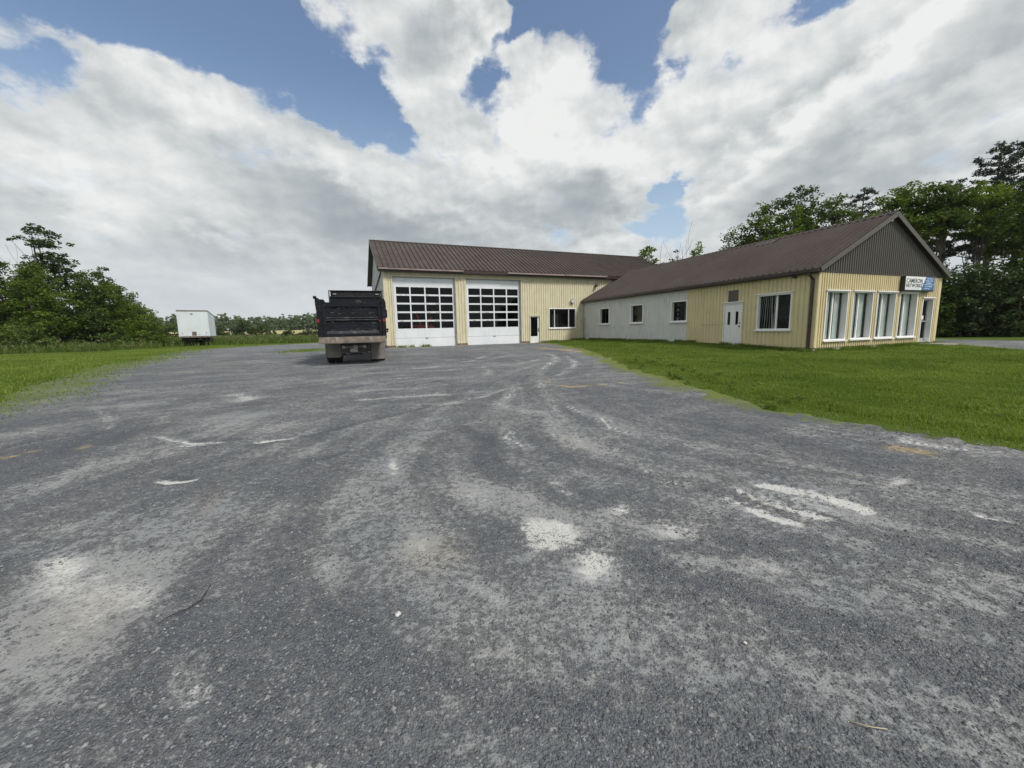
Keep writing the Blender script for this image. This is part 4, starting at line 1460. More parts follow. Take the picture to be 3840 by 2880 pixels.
def wheel(parent, x0, x1, y, r, rim=True):
    mb = MB()
    n = 28
    prof = [(x0 + .03, r * .62), (x0, r * .9), (x0 + .03, r), (x1 - .03, r), (x1, r * .9), (x1 - .03, r * .62)]
    k = len(prof)
    for i in range(n):
        a = 2 * math.pi * i / n
        for x, q in prof:
            qq = q - (.012 if i % 2 and q > r * .95 else 0)
            mb.v.append((x, y + qq * math.sin(a), r + qq * math.cos(a)))
    for i in range(n):
        j = (i + 1) % n
        for p in range(k - 1):
            mb.f.append((i * k + p, i * k + p + 1, j * k + p + 1, j * k + p))
            mb.sm.append(False)
    w = mb.build('wheel', M_tyre, parent)
    mb = MB()
    mb.tube([(x0 + .05, y, r), (x1 - .05, y, r)], r * .61, 20)
    mb.tube([(x0 + .02, y, r), (x1 - .02, y, r)], r * .18, 10)
    mb.build('rim', M_chas, w)
    return w


for a, b in ((-1.09, -.83), (-.80, -.54), (.54, .80), (.83, 1.09)):
    wheel(tk, a, b, .5, .51)
wheel(tk, -1.07, -.79, 5.15, .51)
wheel(tk, .79, 1.07, 5.15, .51)
mb = MB()
for x in (-.43, .43):
    mb.box(x - .05, x + .05, -.75, 6.0, .72, .98)
mb.tube([(-.8, .5, .51), (.8, .5, .51)], .09, 10)
mb.tube([(-.22, .5, .51), (.22, .5, .51)], .2, 12)
mb.tube([(-.8, 5.15, .51), (.8, 5.15, .51)], .06, 8)
mb.box(-.45, .45, -.6, -.5, .7, .95)
mb.box(-.05, .05, .5, 4, .55, .65)
mb.build('chassis', M_chas, tk)
# dump body
mb = MB()
T0, T1 = 2.32, 1.06
mb.box(-1.06, 1.06, YR + .05, 2.75, 1.04, 1.12)
mb.box(-1.12, -1.06, YR + .05, 2.75, 1.04, T0)
mb.box(1.06, 1.12, YR + .05, 2.75, 1.04, T0)
mb.box(-1.12, 1.12, 2.752, 2.81, 1.04, 2.82)
for s in (-1, 1):
    for k in range(5):
        y = YR + .8 + k * .62
        mb.box(min(s * 1.121, s * 1.19), max(s * 1.121, s * 1.19), y, y + .1, 1.05, T0 - .02)
    mb.box(min(s * 1.121, s * 1.2), max(s * 1.121, s * 1.2), YR + .2, 2.8, T0 - .018, T0 + .06)
mb.box(-.7, .7, YR + .1, 2.7, .99, 1.038)
mb.build('dump_body', M_tb, tk)
mb = MB()                                       # cab guard: raised hood over the cab
mb.box(-1.06, 1.13, 2.82, 3.45, 3.02, 3.07)
mb.box(-1.13, 1.20, 2.79, 2.83, 3.045, 3.085)
mb.box(-1.08, 1.08, 2.72, 2.818, 2.76, 2.81)
for x in (-1.03, 1.10):
    mb.box(x - .02, x + .02, 2.83, 3.40, 2.80, 3.018)
mb.build('cab_guard', M_tb, tk)
mb = MB().box(-.99, 1.06, 2.832, 2.86, 2.83, 3.018)
mb.build('guard_shade_sheet', M_dark, tk)  # near-black sheet standing in for the shade inside the cab guard
mb = MB()
for x in (-1.1, 1.15):
    mb.tube([(x, 2.70, 2.3), (x, 2.72, 2.8), (x, 2.74, 3.06)], .028, 6)
mb.each('tarp_post', mat('green_grey_post', (.06, .08, .075), .5), tk)
mb = MB()
for x in (-.88, .92):
    mb.box(x - .07, x + .07, 2.79, 2.812, 2.90, 2.94)
mb.each('clearance_light', M_plate, tk)
mb = MB().box(-.02, .22, 2.735, 2.751, 2.42, 2.66)
mb.build('patch_plate', M_chas, tk)
# corner posts of the tailgate
mb = MB()
mb.prism([(-1.18, .95), (-1.02, .95), (-1.0, 2.28), (-.86, 2.28), (-.92, 2.40), (-1.08, 2.41), (-1.1, 2.46), (-1.2, 2.46), (-1.2, 2.2), (-1.18, 2.0)], 'y', YR - .06, YR + .16)
mb.build('corner_post', M_tb, tk, bevel=.01)
mb = MB()
mb.prism([(1.06, .95), (1.2, .95), (1.2, 1.7), (1.23, 1.75), (1.23, 2.30), (1.18, 2.44), (1.04, 2.44), (1.0, 2.32), (1.06, 2.28)], 'y', YR - .06, YR + .16)
mb.build('corner_post', M_tb, tk, bevel=.01)
mb = MB()
mb.tube([(-1.24, YR - .05, 2.47), (-1.14, YR - .05, 2.47)], .055, 10)
mb.tube([(1.2, YR - .04, 1.30), (1.27, YR - .04, 1.27)], .04, 8)
mb.tube([(1.2, YR - .04, 1.2), (1.26, YR - .04, 1.22)], .03, 8)
mb.each('hinge_pin', M_tb, tk)
mb = MB()
mb.tube([(-1.22, YR + .0, 1.9), (-1.27, YR, 1.85), (-1.25, YR, 1.3), (-1.18, YR, 1.26)], .012, 6)
mb.build('grab_rail', M_tb, tk)
# tailgate: frame, two recessed panels, ribs
mb = MB()
zb, zt = 1.06, 2.30
xa, xb = -1.0, 1.05
mb.box(xa + .02, xb - .02, YR + .02, YR + .06, zb, zt)
mb.box(xa, xb, YR - .035, YR + .019, zt - .16, zt)
mb.box(xa, xb, YR - .03, YR + .019, zb, zb + .10)
mb.box(xa, xa + .12, YR - .032, YR + .019, zb + .1, zt - .16)
mb.box(xb - .12, xb, YR - .032, YR + .019, zb + .1, zt - .16)
tg = mb.build('tailgate', M_tb, tk, bevel=.006)
mb = MB()
zc = 1.74
for dz, d in ((0, .05), (-.075, .035)):
    mb.box(xa + .12, xb - .12, YR - d, YR + .019, zc + dz - .02, zc + dz + .025)
mb.prism([(YR + .019, zb + .101), (YR - .03, zb + .101), (YR - .02, zb + .16), (YR + .019, zb + .2)], 'x', xa + .121, xb - .121)
mb.each('cross_rib', mat('scuffed_black', (.022, .023, .03), .5, var=.4, dirt=(.14, .14, .14), dirt_amt=.8, dirt_scale=(.7, 1, 1)), tg)
rnd = random.Random(8)
mb = MB()
for _ in range(46):                             # scratches and dried dirt
    x, z = rnd.uniform(xa + .15, xb - .3), rnd.choice((1.25, 1.3, 1.55, 1.6, 1.66, 2.08, 2.1, 2.12, 1.9)) + rnd.uniform(-.03, .03)
    l = rnd.uniform(.02, .14)
    mb.quad((x, YR + .0185, z), (x + l, YR + .0185, z + rnd.uniform(-.01, .01)), (x + l, YR + .0185, z + .012), (x, YR + .0185, z + .016))
mb.build('scuff_marks', mat('scuff_grey', (.10, .11, .09), .8, var=.4), tg, fix=False)
# apron under the tailgate
mb = MB()
mb.prism([(YR + .06, 1.05), (YR - .06, 1.045), (YR - .22, .84), (YR - .22, .81), (YR - .0, .80), (YR + .06, .84)], 'x', -1.16, 1.17)
ap = mb.build('spill_apron', M_rust, tk)
mb = MB()
for x in (-.55, .62):
    mb.tube([(x, YR - .03, .98), (x, YR - .17, .96)], .05, 10)
mb.each('latch', M_plate, ap)
for s, z0 in ((-1, .25), (1, .14)):
    mb = MB()
    xa_, xb_ = (-1.06, -.48) if s < 0 else (.58, 1.13)
    za = .80
    pts = [(xa_, za), (xa_, z0 + (.08 if s < 0 else 0)), (xa_ + (.07 if s < 0 else 0), z0), (xb_ - .08, z0), (xb_, z0 + .08), (xb_, za)]
    mb.prism(pts, 'y', -.30, -.285, lambda v: Vector((v.x, v.y + .05 * math.sin(v.x * 5) * (za - v.z), v.z)))
    mb.build('mudflap', M_rub, tk)
    mb = MB().bar((s * .49, -.32, .80), (s * .56, -.32, .52), .02)
    mb.build('flap_strut', M_plate, tk)
for s in (-1, 1):
    mb = MB().box(s * 1.135 - .035, s * 1.135 + .035, YR - .085, YR - .061, 1.57, 1.70)
    mb.build('tail_light', M_red, tk)
mb = MB().box(.96, 1.02, YR - .045, YR - .033, 1.60, 1.64)
mb.build('marker_light', M_red, tk)
mb = MB()
mb.box(-.47, .53, YR + .12, YR + .15, .43, .80)
mb.box(-.47, .53, YR + .08, YR + .119, .42, .46)
hb = mb.build('hitch_beam', M_chas, tk)
mb = MB().box(-.14, .13, YR + .075, YR + .08, .47, .60)
mb.build('licence_plate', M_plate, hb)
mb = MB()
mb.tube([(.05 + .07 * math.cos(a), YR + .03, .64 + .07 * math.sin(a)) for a in np.linspace(-2.6, 2.6, 12)], .02, 6)
mb.box(-.02, .10, YR + .06, YR + .119, .60, .68)
mb.build('tow_hook', M_plate, hb)
mb = MB().bar((-.34, YR + .06, .65), (.37, YR + .06, .67), .02)
for x in (-.36, .38):
    mb.box(x - .05, x + .05, YR + .04, YR + .1, .61, .71)
mb.build('light_bar', M_plate, hb)
# cab and bonnet in front of the body
mb = MB()
mb.prism([(3.0, .95), (3.0, 2.72), (3.25, 2.80), (4.3, 2.78), (4.62, 1.95), (4.62, .95)], 'x', -.98, .98)
cb = mb.build('cab', mat('truck_cab_paint', (.012, .013, .03), .3, coat=.4), tk, bevel=.05)
mb = MB()
mb.prism([(4.62, 1.0), (4.62, 1.92), (5.9, 1.70), (6.05, 1.55), (6.05, 1.0)], 'x', -.72, .72)
mb.build('bonnet', MATS['truck_cab_paint'], tk, bevel=.05)
mb = MB()
mb.box(-.8, .8, 2.985, 2.998, 2.0, 2.6)
for s in (-1, 1):
    mb.box(min(s * .981, s * .99), max(s * .981, s * .99), 3.35, 4.2, 1.95, 2.6)
mb.each('cab_window', M_glassd, cb)
for s in (-1, 1):
    mb = MB()
    mb.prism([(4.45, .75), (4.55, 1.15), (4.85, 1.30), (5.5, 1.30), (5.8, 1.1), (5.86, .75), (5.78, .75), (5.7, 1.05), (5.45, 1.2), (4.9, 1.2), (4.65, 1.08), (4.55, .75)], 'x', s * .73, s * 1.1)
    mb.build('fender', MATS['truck_cab_paint'], tk)
    mb = MB().box(s * 1.25 - .1, s * 1.25 + .1, 4.3, 4.36, 1.9, 2.3).bar((s * .98, 4.33, 2.1), (s * 1.2, 4.33, 2.1), .03)
    mb.build('mirror', M_black, tk)
mb = MB().box(-1.1, 1.1, 6.06, 6.2, .55, .85)
mb.build('bumper', M_plate, tk)

# ------------------------------------------------------------------ white box trailer at the edge of the weeds
TD = np.array([-.559, .829])
TRr = np.array([.829, .559])
tq = np.array([-32.4, 43.5]) - TRr * 1.3
tl = thing('box_trailer', 'white box trailer standing in tall grass at the far left edge of the yard', 'trailer', (tq[0], tq[1], 0), math.atan2(TRr[1], TRr[0]))
M_tw = mat('trailer_white', (.60, .66, .69), .4, var=.05, vscale=.8, dirt=(.35, .36, .36), dirt_amt=.3)
M_tside = mat('trailer_side_metal', (.42, .48, .52), .4, var=.06, vscale=.6, dirt=(.22, .24, .26), dirt_amt=.6, dirt_scale=(1, 2.5, .05))
Lt, z0, z1 = 14.4, .98, 3.80
mb = MB()
mb.box(-1.29, 1.29, .05, Lt, z0 + .1, z1 - .03)
for k in range(30):
    y = .25 + k * (Lt - .4) / 29
    for s in (-1, 1):
        mb.box(min(s * 1.29, s * 1.305), max(s * 1.29, s * 1.305), y, y + .06, z0 + .1, z1 - .1)
mb.build('box_body', M_tside, tl)
mb = MB()
mb.box(-1.30, 1.30, -.01, .05, z1 - .14, z1)
for s in (-1, 1):
    mb.box(min(s * 1.29, s * 1.31), max(s * 1.29, s * 1.31), .05, Lt, z1 - .08, z1)
mb.build('top_rail', mat('olive_grey_rail', (.14, .14, .11), .6, var=.3), tl)
mb = MB().box(-1.21, 1.21, .0, .049, z0 + .12, z1 - .145)
dd = mb.build('rear_door', M_tw, tl)
mb = MB()
for s in (-1, 1):
    mb.box(min(s * 1.215, s * 1.30), max(s * 1.215, s * 1.30), -.02, .049, z0 + .06, z1 - .142)
mb.each('door_post', M_tw, tl)
mb = MB().box(-.20, .18, -.012, -.001, z0 + .16, z0 + .58)
mb.build('placard_panel', mat('placard_brown', (.12, .10, .09), .7, var=.4, vscale=10), dd)
mb = MB().prism([(-.28, 3.42), (-.16, 3.44), (-.05, 3.48), (.04, 3.44), (.10, 3.42), (.03, 3.38), (-.02, 3.30), (-.08, 3.30), (-.1, 3.38), (-.2, 3.38)], 'y', -.008, -.001)
mb.prism([(.30, 1.32), (.42, 1.28), (.54, 1.32), (.43, 1.22)], 'y', -.008, -.001)
mb.build('faded_emblem', mat('emblem_grey', (.12, .13, .14), .6), dd)
mb = MB()
for x in (-1.02, 1.02):
    mb.box(x - .015, x + .015, -.014, -.001, z0 + .3, z0 + .55)
mb.each('door_pull', M_chas, dd)
mb = MB().box(-1.30, 1.28, -.05, .10, z0 - .04, z0 + .09)
mb.box(-1.29, -1.2, .101, Lt, z0 - .02, z0 + .098)
mb.box(1.2, 1.29, .101, Lt, z0 - .02, z0 + .098)
mb.build('bottom_sill', mat('brown_trailer_sill', (.12, .09, .08), .8, var=.4, dirt=(.35, .33, .3), dirt_amt=.6), tl)
mb = MB()
for x in (-.5, .5):
    mb.box(x - .06, x + .06, .12, Lt - .5, .72, .94)
for y in (1.9, 3.1):
    mb.tube([(-.8, y, .5), (.8, y, .5)], .07, 8)
mb.box(-1.2, -.6, .9, .93, .35, .94)
mb.box(.6, 1.2, .9, .93, .35, .94)
mb.build('underframe', M_chas, tl)
for y in (1.9, 3.1):
    for a, b in ((-1.25, -1.0), (-.96, -.71), (.71, .96), (1.0, 1.25)):
        wheel(tl, a, b, y, .5)
for s in (-1, 1):
    mb = MB().box(s * .7 - .05, s * .7 + .05, 11.4, 11.5, .12, .95).box(s * .7 - .14, s * .7 + .14, 11.3, 11.6, .0, .119)
    mb.build('landing_leg', M_chas, tl)

# ------------------------------------------------------------------ litter on the yard
pts = [(-1.80, 2.19), (-1.77, 2.12), (-1.755, 2.05), (-1.77, 1.98), (-1.81, 1.91), (-1.84, 1.87)]
mb = MB().tube([(x, y, gz1(x, y) + .045 + .008 * math.sin(i * 2)) for i, (x, y) in enumerate(pts)], [.0015, .002, .003, .003, .0025, .0015], 6)
tag(mb.build('dark_twig', mat('dark_twig_bark', (.02, .018, .016), .8), None), 'thin curved black twig lying on the gravel near the pale dusty patch', 'twig')


def pebble(x, y, r, col, name, label):
    rs = random.Random(int(x * 100))
    bm = bmesh.new()
    bmesh.ops.create_icosphere(bm, subdivisions=2, radius=r)
    for v in bm.verts:
        v.co *= 1 + rs.uniform(-.18, .18)
        v.co.z *= .65
    me = bpy.data.meshes.new(name)
    bm.to_mesh(me)
    bm.free()
    me.materials.append(mat(name + '_surface', col, .8, var=.2, vscale=40))
    o = link(bpy.data.objects.new(name, me))
    o.location = (x, y, gz1(x, y) + .03 + r * .4)
    tag(o, label, 'stone')


pebble(-.62, 1.91, .016, (.50, .50, .48), 'pale_stone', 'single pale grey stone on dark gravel in the near centre of the yard')
pebble(-.82, 1.90, .009, (.05, .05, .06), 'dark_stone', 'small dark stone just left of the single pale stone')
pebble(1.06, 1.68, .008, (.55, .53, .48), 'white_chip', 'small white chip on the gravel right of centre')
mb = MB().tube([(1.22, 1.30, -.357), (1.27, 1.27, -.352), (1.33, 1.262, -.355)], .0022, 5)
tag(mb.build('dry_straw', mat('dry_straw_stalk', (.4, .36, .25), .8), None), 'thin curved dry straw lying on the near gravel at the right', 'straw')

# ------------------------------------------------------------------ vegetation
LEAF_A = leaf_mat('leaf_mid_green', (.028, .055, .010), (.105, .155, .026), .35)
LEAF_B = leaf_mat('leaf_bright_green', (.042, .078, .009), (.155, .215, .026), .4)
LEAF_C = leaf_mat('leaf_dark_green', (.022, .042, .014), (.078, .112, .038), .3)
LEAF_P = leaf_mat('needle_blue_green', (.014, .026, .016), (.040, .060, .036), .1)
LEAF_W = leaf_mat('weed_green', (.045, .078, .014), (.13, .185, .038), .35)
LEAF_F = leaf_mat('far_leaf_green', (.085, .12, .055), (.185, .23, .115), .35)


def leaves(rs, centres, rad, per, size, flat=.45, jit=.35, shade=None):
    """small diamond leaves grouped in clumps. centres (n,3), rad (n,), returns V,F,tint"""
    n = len(centres)
    rad = np.broadcast_to(rad, (n,))
    C = np.repeat(centres, per, 0)
    Rr = np.repeat(rad, per)
    m = len(C)
    d = rs.normal(size=(m, 3))
    d /= np.linalg.norm(d, axis=1)[:, None]
    d *= (rs.rand(m) ** .45)[:, None]
    d[:, 2] *= .6
    P = C + d * Rr[:, None]
    a = rs.normal(size=(m, 3))
    a[:, 2] *= flat
    a /= np.linalg.norm(a, axis=1)[:, None]
    b = rs.normal(size=(m, 3))
    b -= (b * a).sum(1)[:, None] * a
    b /= np.linalg.norm(b, axis=1)[:, None]
    s = (size * (1 + jit * (rs.rand(m) - .5) * 2))[:, None]
    V = np.stack([P - a * s * .5, P + b * s * .3, P + a * s * .5, P - b * s * .3], 1).reshape(-1, 3)
    F = np.arange(m * 4).reshape(-1, 4)
    ct = np.repeat(rs.rand(n), per)
    tint = np.clip(.55 * ct + .45 * rs.rand(m), 0, 1)
    return V, F, tint


def lobes_points(rs, lobes, dens, shell=.42):
    """clump centres inside ellipsoid lobes (x,y,z,rx,ry,rz), more of them near the surface"""
    out = []
    for x, y, z, rx, ry, rz in lobes:
        n = max(3, int(dens * (rx * ry + ry * rz + rx * rz)))
        d = rs.normal(size=(n, 3))
        d /= np.linalg.norm(d, axis=1)[:, None]
        r = rs.rand(n) ** shell * (.82 + .36 * rs.rand(n))
        out.append(np.array([x, y, z]) + d * r[:, None] * np.array([rx, ry, rz]))
    return np.concatenate(out)


def limbs(mb, base, pts, r0, h0, rs, seg=5):
    """trunk that splits into limbs reaching for the given points"""
    base = np.array(base, float)
    for p in pts:
        k = rs.uniform(.55, 1.25)
        s = base + np.array([0, 0, h0 + (p[2] - base[2] - h0) * k * .5])
        s[0] += (p[0] - base[0]) * .08
        s[1] += (p[1] - base[1]) * .08
        mid = s * .5 + p * .5 + rs.normal(size=3) * .18 + np.array([0, 0, .1 * np.linalg.norm(p - s)])
        mb.tube([s, mid, p], [r0 * .24, r0 * .15, r0 * .05], seg, cap=False)


def tree(name, label, cat, x, y, lobes, leafm, dens=3.0, per=46, size=.20, clump=.62, trunk=.13, seed=0, group=None, stems=1, nl=16, h0=1.6, flat=.45):
    """lobes are relative to the tree's base"""
    rs = np.random.RandomState(seed)
    z = gz1(x, y)
    root = thing(name, label, cat, (x, y, z), 0, group)
    c = lobes_points(rs, lobes, dens * 1.35)
    c = c[c[:, 2] > .25]
    V, F, t = leaves(rs, c, clump * (.7 + .6 * rs.rand(len(c))), per, size, flat)
    np_mesh('crown', V, F, leafm, root, {'tint': ('FACE', 'FLOAT', t)})
    mb = MB()
    top = max(l[2] + l[5] * .5 for l in lobes)
    for i in range(stems):
        ox, oy = (rs.uniform(-.9, .9), rs.uniform(-.6, .6)) if stems > 1 else (0, 0)
        tgt = lobes[i % len(lobes)]
        e = np.array([tgt[0] * .6 + ox, tgt[1] * .6 + oy, top if stems == 1 else tgt[2]])
        p = [np.array([ox, oy, -.2]), np.array([ox, oy, h0]) + rs.normal(size=3) * .05, e * .55 + np.array([ox, oy, h0]) * .45 + rs.normal(size=3) * .15, e]
        mb.tube(p, [trunk * 1.25, trunk, trunk * .6, trunk * .12], 8, cap=False)
    sel = c[rs.choice(len(c), min(nl, len(c)), replace=False)]
    limbs(mb, (0, 0, 0), sel, trunk, h0, rs)
    mb.build('trunk', M_bark, root, fix=False)
    return root


def pine(name, label, x, y, h, seed, group=None, spread=2.6, first=.35, lean=.0):
    rs = np.random.RandomState(seed)
    z = gz1(x, y)
    root = thing(name, label, 'pine tree', (x, y, z), 0, group)
    mb = MB()
    mb.tube([(0, 0, -.2), (lean * .4, 0, h * .5), (lean, 0, h)], [.26, .17, .02], 8, cap=False)
    cs = []
    k = first * h
    while k < h - .1:
        f = (k / h - first) / (1 - first)
        nb = rs.randint(3, 6)
        a0 = rs.rand() * 6.28
        for j in range(nb):
            a = a0 + j * 6.28 / nb + rs.uniform(-.3, .3)
            L = spread * (1 - f) ** .6 * rs.uniform(.55, 1.1) + .3
            d = np.array([math.cos(a), math.sin(a), .0])
            s = np.array([lean * k / h, 0, k])
            e = s + d * L + np.array([0, 0, L * rs.uniform(.15, .5)])
            m = (s + e) / 2 + np.array([0, 0, -.04 * L])
            mb.tube([s, m, e], [.05, .03, .01], 4, cap=False)
            for q in np.linspace(.45, 1, max(2, int(L * 2.4))):
                cs.append(s * (1 - q) ** 2 + 2 * m * q * (1 - q) + e * q * q + rs.normal(size=3) * [.14, .14, .05])
                if rs.rand() < .7:
                    cs.append(cs[-1] + np.array([-d[1], d[0], .1]) * rs.uniform(-.5, .5))
        k += rs.uniform(.45, .75)
    cs.append(np.array([lean, 0, h]))
    c = np.array(cs)
    V, F, t = leaves(rs, c, .27, 30, .26, flat=1.0)
    # needles: long and thin
    V = V.reshape(-1, 4, 3)
    mid = V.mean(1, keepdims=True)
    ax = V[:, 2:3] - V[:, 0:1]
    V[:, 1] = mid[:, 0] + (V[:, 1] - mid[:, 0]) * .42
    V[:, 3] = mid[:, 0] + (V[:, 3] - mid[:, 0]) * .42
    np_mesh('crown', V.reshape(-1, 3), F, LEAF_P, root, {'tint': ('FACE', 'FLOAT', t)})
    mb.build('trunk', M_bark, root, fix=False)
    return root


def bare_tree(name, label, x, y, h, spread, seed, group=None, r0=.12, up=.8, n0=5):
    rs = np.random.RandomState(seed)
    root = thing(name, label, 'bare tree', (x, y, gz1(x, y)), 0, group)
    mb = MB()

    def grow(p, d, L, r, lev):
        if lev > 4 or r < .008:
            return
        n = 4
        pts, q, dd = [p], p.copy(), d.copy()
        for i in range(n):
            dd = dd + rs.normal(size=3) * .10 + np.array([0, 0, .06])
            dd /= np.linalg.norm(dd)
            q = q + dd * L / n
            pts.append(q.copy())
        mb.tube(pts, [max(r * (1 - .6 * i / n), .012) for i in range(n + 1)], 5, cap=False)
        for k in range(rs.randint(2, 4) + (lev == 0) * n0):
            i = rs.randint(1, n + 1) if lev else rs.randint(2, n + 1)
            side = rs.normal(size=3)
            side -= side.dot(dd) * dd
            side /= np.linalg.norm(side)
            nd = dd * up + side * .75
            grow(pts[i], nd / np.linalg.norm(nd), L * rs.uniform(.45, .68), r * (1 - .6 * i / n) * .6, lev + 1)
    grow(np.zeros(3), np.array([rs.uniform(-.08, .08), 0, 1.]), h * .62, r0, 0)
    mb.build('branches', M_dead, root, fix=False)
    return root


# ---- behind the office, from the left along the roof line
tree('young_tree', 'small round leafy tree showing above the right end of the garage roof', 'tree', 16.9, 50, [(0, 0, 9.2, 1.1, 1.0, 1.6), (.9, 0, 8.0, 1.2, 1, 1.6), (-1.2, 0, 8.6, .7, .8, 1.1), (0, 0, 6, 2.0, 1.6, 2.2)], LEAF_B, dens=5, per=36, size=.24, clump=.42, trunk=.14, seed=11)
bare_tree('bare_tree', 'bare grey tree with fan of thin branches above the middle of the office roof', 16.9, 44, 10.2, 3, 21, 'bare trees behind the office roof', n0=9)
tree('sparse_tree', 'thin half dead tree with few leaves among the bare branches behind the office roof', 'tree', 18.2, 44.5, [(-.1, 0, 7.6, .75, .8, 1.5), (.9, 0, 6.6, .9, .8, 1.4), (-.6, 0, 6.0, .9, .7, 1.2)], LEAF_C, dens=4.5, per=26, size=.2, clump=.4, trunk=.09, seed=12)
bare_tree('bare_tree', 'tall single bare leader with forked top just left of the leafy trees behind the office', 20.4, 46, 10.9, 2, 25, 'bare trees behind the office roof', r0=.09, up=1.25, n0=2)
tree('young_tree', 'small bright tree growing round the foot of the tall bare leader', 'tree', 20.6, 45.5, [(0, 0, 8.6, .9, .8, 1.4), (1.0, 0, 7.4, 1.1, .9, 1.3), (0, 0, 6.0, 1.6, 1.2, 1.6)], LEAF_B, dens=4.5, per=30, size=.22, clump=.42, trunk=.1, seed=13)
tree('bushy_tree', 'low bushy tree at the left foot of the tree group behind the office', 'tree', 20.4, 40, [(0, 0, 6.3, 1.1, 1.0, 1.3), (.6, 0, 4.6, 1.5, 1.4, 1.6)], LEAF_A, dens=4.5, per=40, size=.2, clump=.5, seed=14)
tree('leafy_tree', 'broad green tree at the left of the group behind the office roof', 'tree', 22.0, 39, [(-.3, 0, 8.9, 1.5, 1.4, 1.7), (.9, 0, 8.0, 1.5, 1.4, 1.8), (0, 0, 6.3, 2.3, 1.8, 2.0)], LEAF_A, dens=3.6, per=46, size=.2, clump=.55, seed=15)
tree('leafy_tree', 'green tree with pointed crown second in the group behind the office roof', 'tree', 22.9, 37.5, [(-.3, 0, 10.6, .9, 1.0, 1.3), (.2, 0, 9.2, 1.7, 1.5, 1.6), (0, 0, 7.0, 2.1, 1.8, 2.2)], LEAF_B, dens=3.6, per=46, size=.2, clump=.5, seed=16)
tree('tall_leafy_tree', 'tallest dark leafy tree of the group behind the office roof', 'tree', 25.6, 37, [(.3, 0, 12.0, 1.3, 1.2, 1.1), (-1.4, 0, 11.3, 1.3, 1.2, 1.0), (.9, 0, 10.4, 1.5, 1.4, 1.3), (-.6, 0, 9.3, 2.2, 1.8, 1.7), (0, 0, 7.0, 2.6, 2, 2.2)], LEAF_C, dens=3.4, per=46, size=.2, clump=.52, seed=17)
tree('leafy_tree', 'round lit tree standing in front of the tallest tree behind the office roof', 'tree', 24.4, 35.5, [(-.2, 0, 9.6, 1.7, 1.3, 1.4), (.8, 0, 8.2, 1.9, 1.4, 1.7), (-.8, 0, 7.2, 1.9, 1.4, 1.8)], LEAF_B, dens=3.6, per=46, size=.2, clump=.5, seed=18)
tree('leafy_tree', 'spreading dark tree at the right of the group behind the office roof', 'tree', 27.4, 35, [(-.8, 0, 10.7, 1.3, 1.2, 1.0), (.9, 0, 10.2, 1.5, 1.2, 1.1), (1.7, 0, 8.9, 1.3, 1.2, 1.2), (-.3, 0, 8.7, 1.8, 1.5, 1.6), (.2, 0, 6.6, 2.3, 1.8, 2.0)], LEAF_A, dens=3.6, per=46, size=.2, clump=.5, seed=19)
pine('open_pine', 'open crowned pine with bare gaps just left of the office gable peak', 32.1, 38, 13.0, 31, spread=2.4, first=.45)
# ---- to the right of the gable
tree('maple_tree', 'large leafy tree rising directly behind the office gable peak', 'tree', 29.2, 30.8, [(.2, 0, 10.2, 1.4, 1.3, .9), (-1.0, 0, 9.2, 1.6, 1.4, 1.2), (1.3, 0, 9.0, 1.6, 1.4, 1.3), (.2, 0, 7.6, 2.4, 1.8, 1.6), (-.2, 0, 5.2, 2.4, 1.9, 1.9), (1.2, 0, 3.6, 1.8, 1.6, 1.6)], LEAF_B, dens=4.8, per=54, size=.19, clump=.5, seed=41)
tree('maple_tree', 'leafy tree with hanging lower limbs right of the gable peak', 'tree', 30.9, 29.8, [(-.2, 0, 9.9, 1.3, 1.2, .9), (.9, 0, 9.2, 1.4, 1.2, 1.0), (.0, 0, 7.9, 1.7, 1.4, 1.1), (-1.0, 0, 4.6, 1.3, 1.2, 1.5)], LEAF_A, dens=5.2, per=50, size=.19, clump=.5, seed=42)
tree('maple_tree', 'wide leafy tree with open trunk gaps at the far right', 'tree', 33.2, 29.4, [(-.5, 0, 9.3, 1.5, 1.4, 1.0), (1.0, 0, 9.4, 1.6, 1.4, 1.1), (-1.2, 0, 7.7, 1.7, 1.4, 1.0), (.9, 0, 7.6, 1.8, 1.5, 1.2), (2.2, 0, 6.4, 1.4, 1.4, 1.0)], LEAF_B, dens=5.0, per=54, size=.19, clump=.5, trunk=.13, seed=43, nl=22)
tree('maple_tree', 'leafy tree at the right edge of the view beside the drive', 'tree', 34.6, 26.8, [(-.3, 0, 9.3, 1.6, 1.4, 1.2), (-1.2, 0, 7.4, 1.5, 1.4, 1.3), (.8, 0, 7.2, 1.8, 1.5, 1.5), (0, 0, 5.0, 1.9, 1.6, 1.4)], LEAF_A, dens=5.0, per=54, size=.19, clump=.5, trunk=.12, seed=44, nl=20)
pine('tall_pine', 'tallest dark pine rising above the leafy trees at the far right', 38.2, 33, 14.5, 32, 'tall pines at the far right', spread=3.3, first=.4)
pine('tall_pine', 'second tall pine cut by the right edge of the view', 40.4, 33, 14.6, 33, 'tall pines at the far right', spread=3.0, first=.4)
pine('small_pine', 'lower pine top between the gable and the tallest pine', 35.6, 34, 12.2, 34, spread=2.4, first=.5)
und = [(27.4, 29.6, 3.1), (28.8, 27.6, 4.6), (30.4, 27.0, 5.2), (31.8, 26.0, 4.6), (33.4, 25.4, 4.9), (35.2, 25.0, 5.6), (30.0, 29.5, 5.0), (32.8, 28.2, 5.2), (35.6, 28.0, 6.0), (37.6, 24.0, 6.0), (28.2, 31.5, 4.6), (31.2, 31.2, 4.8), (34.2, 30.6, 5.0), (38, 27.4, 5.6)]
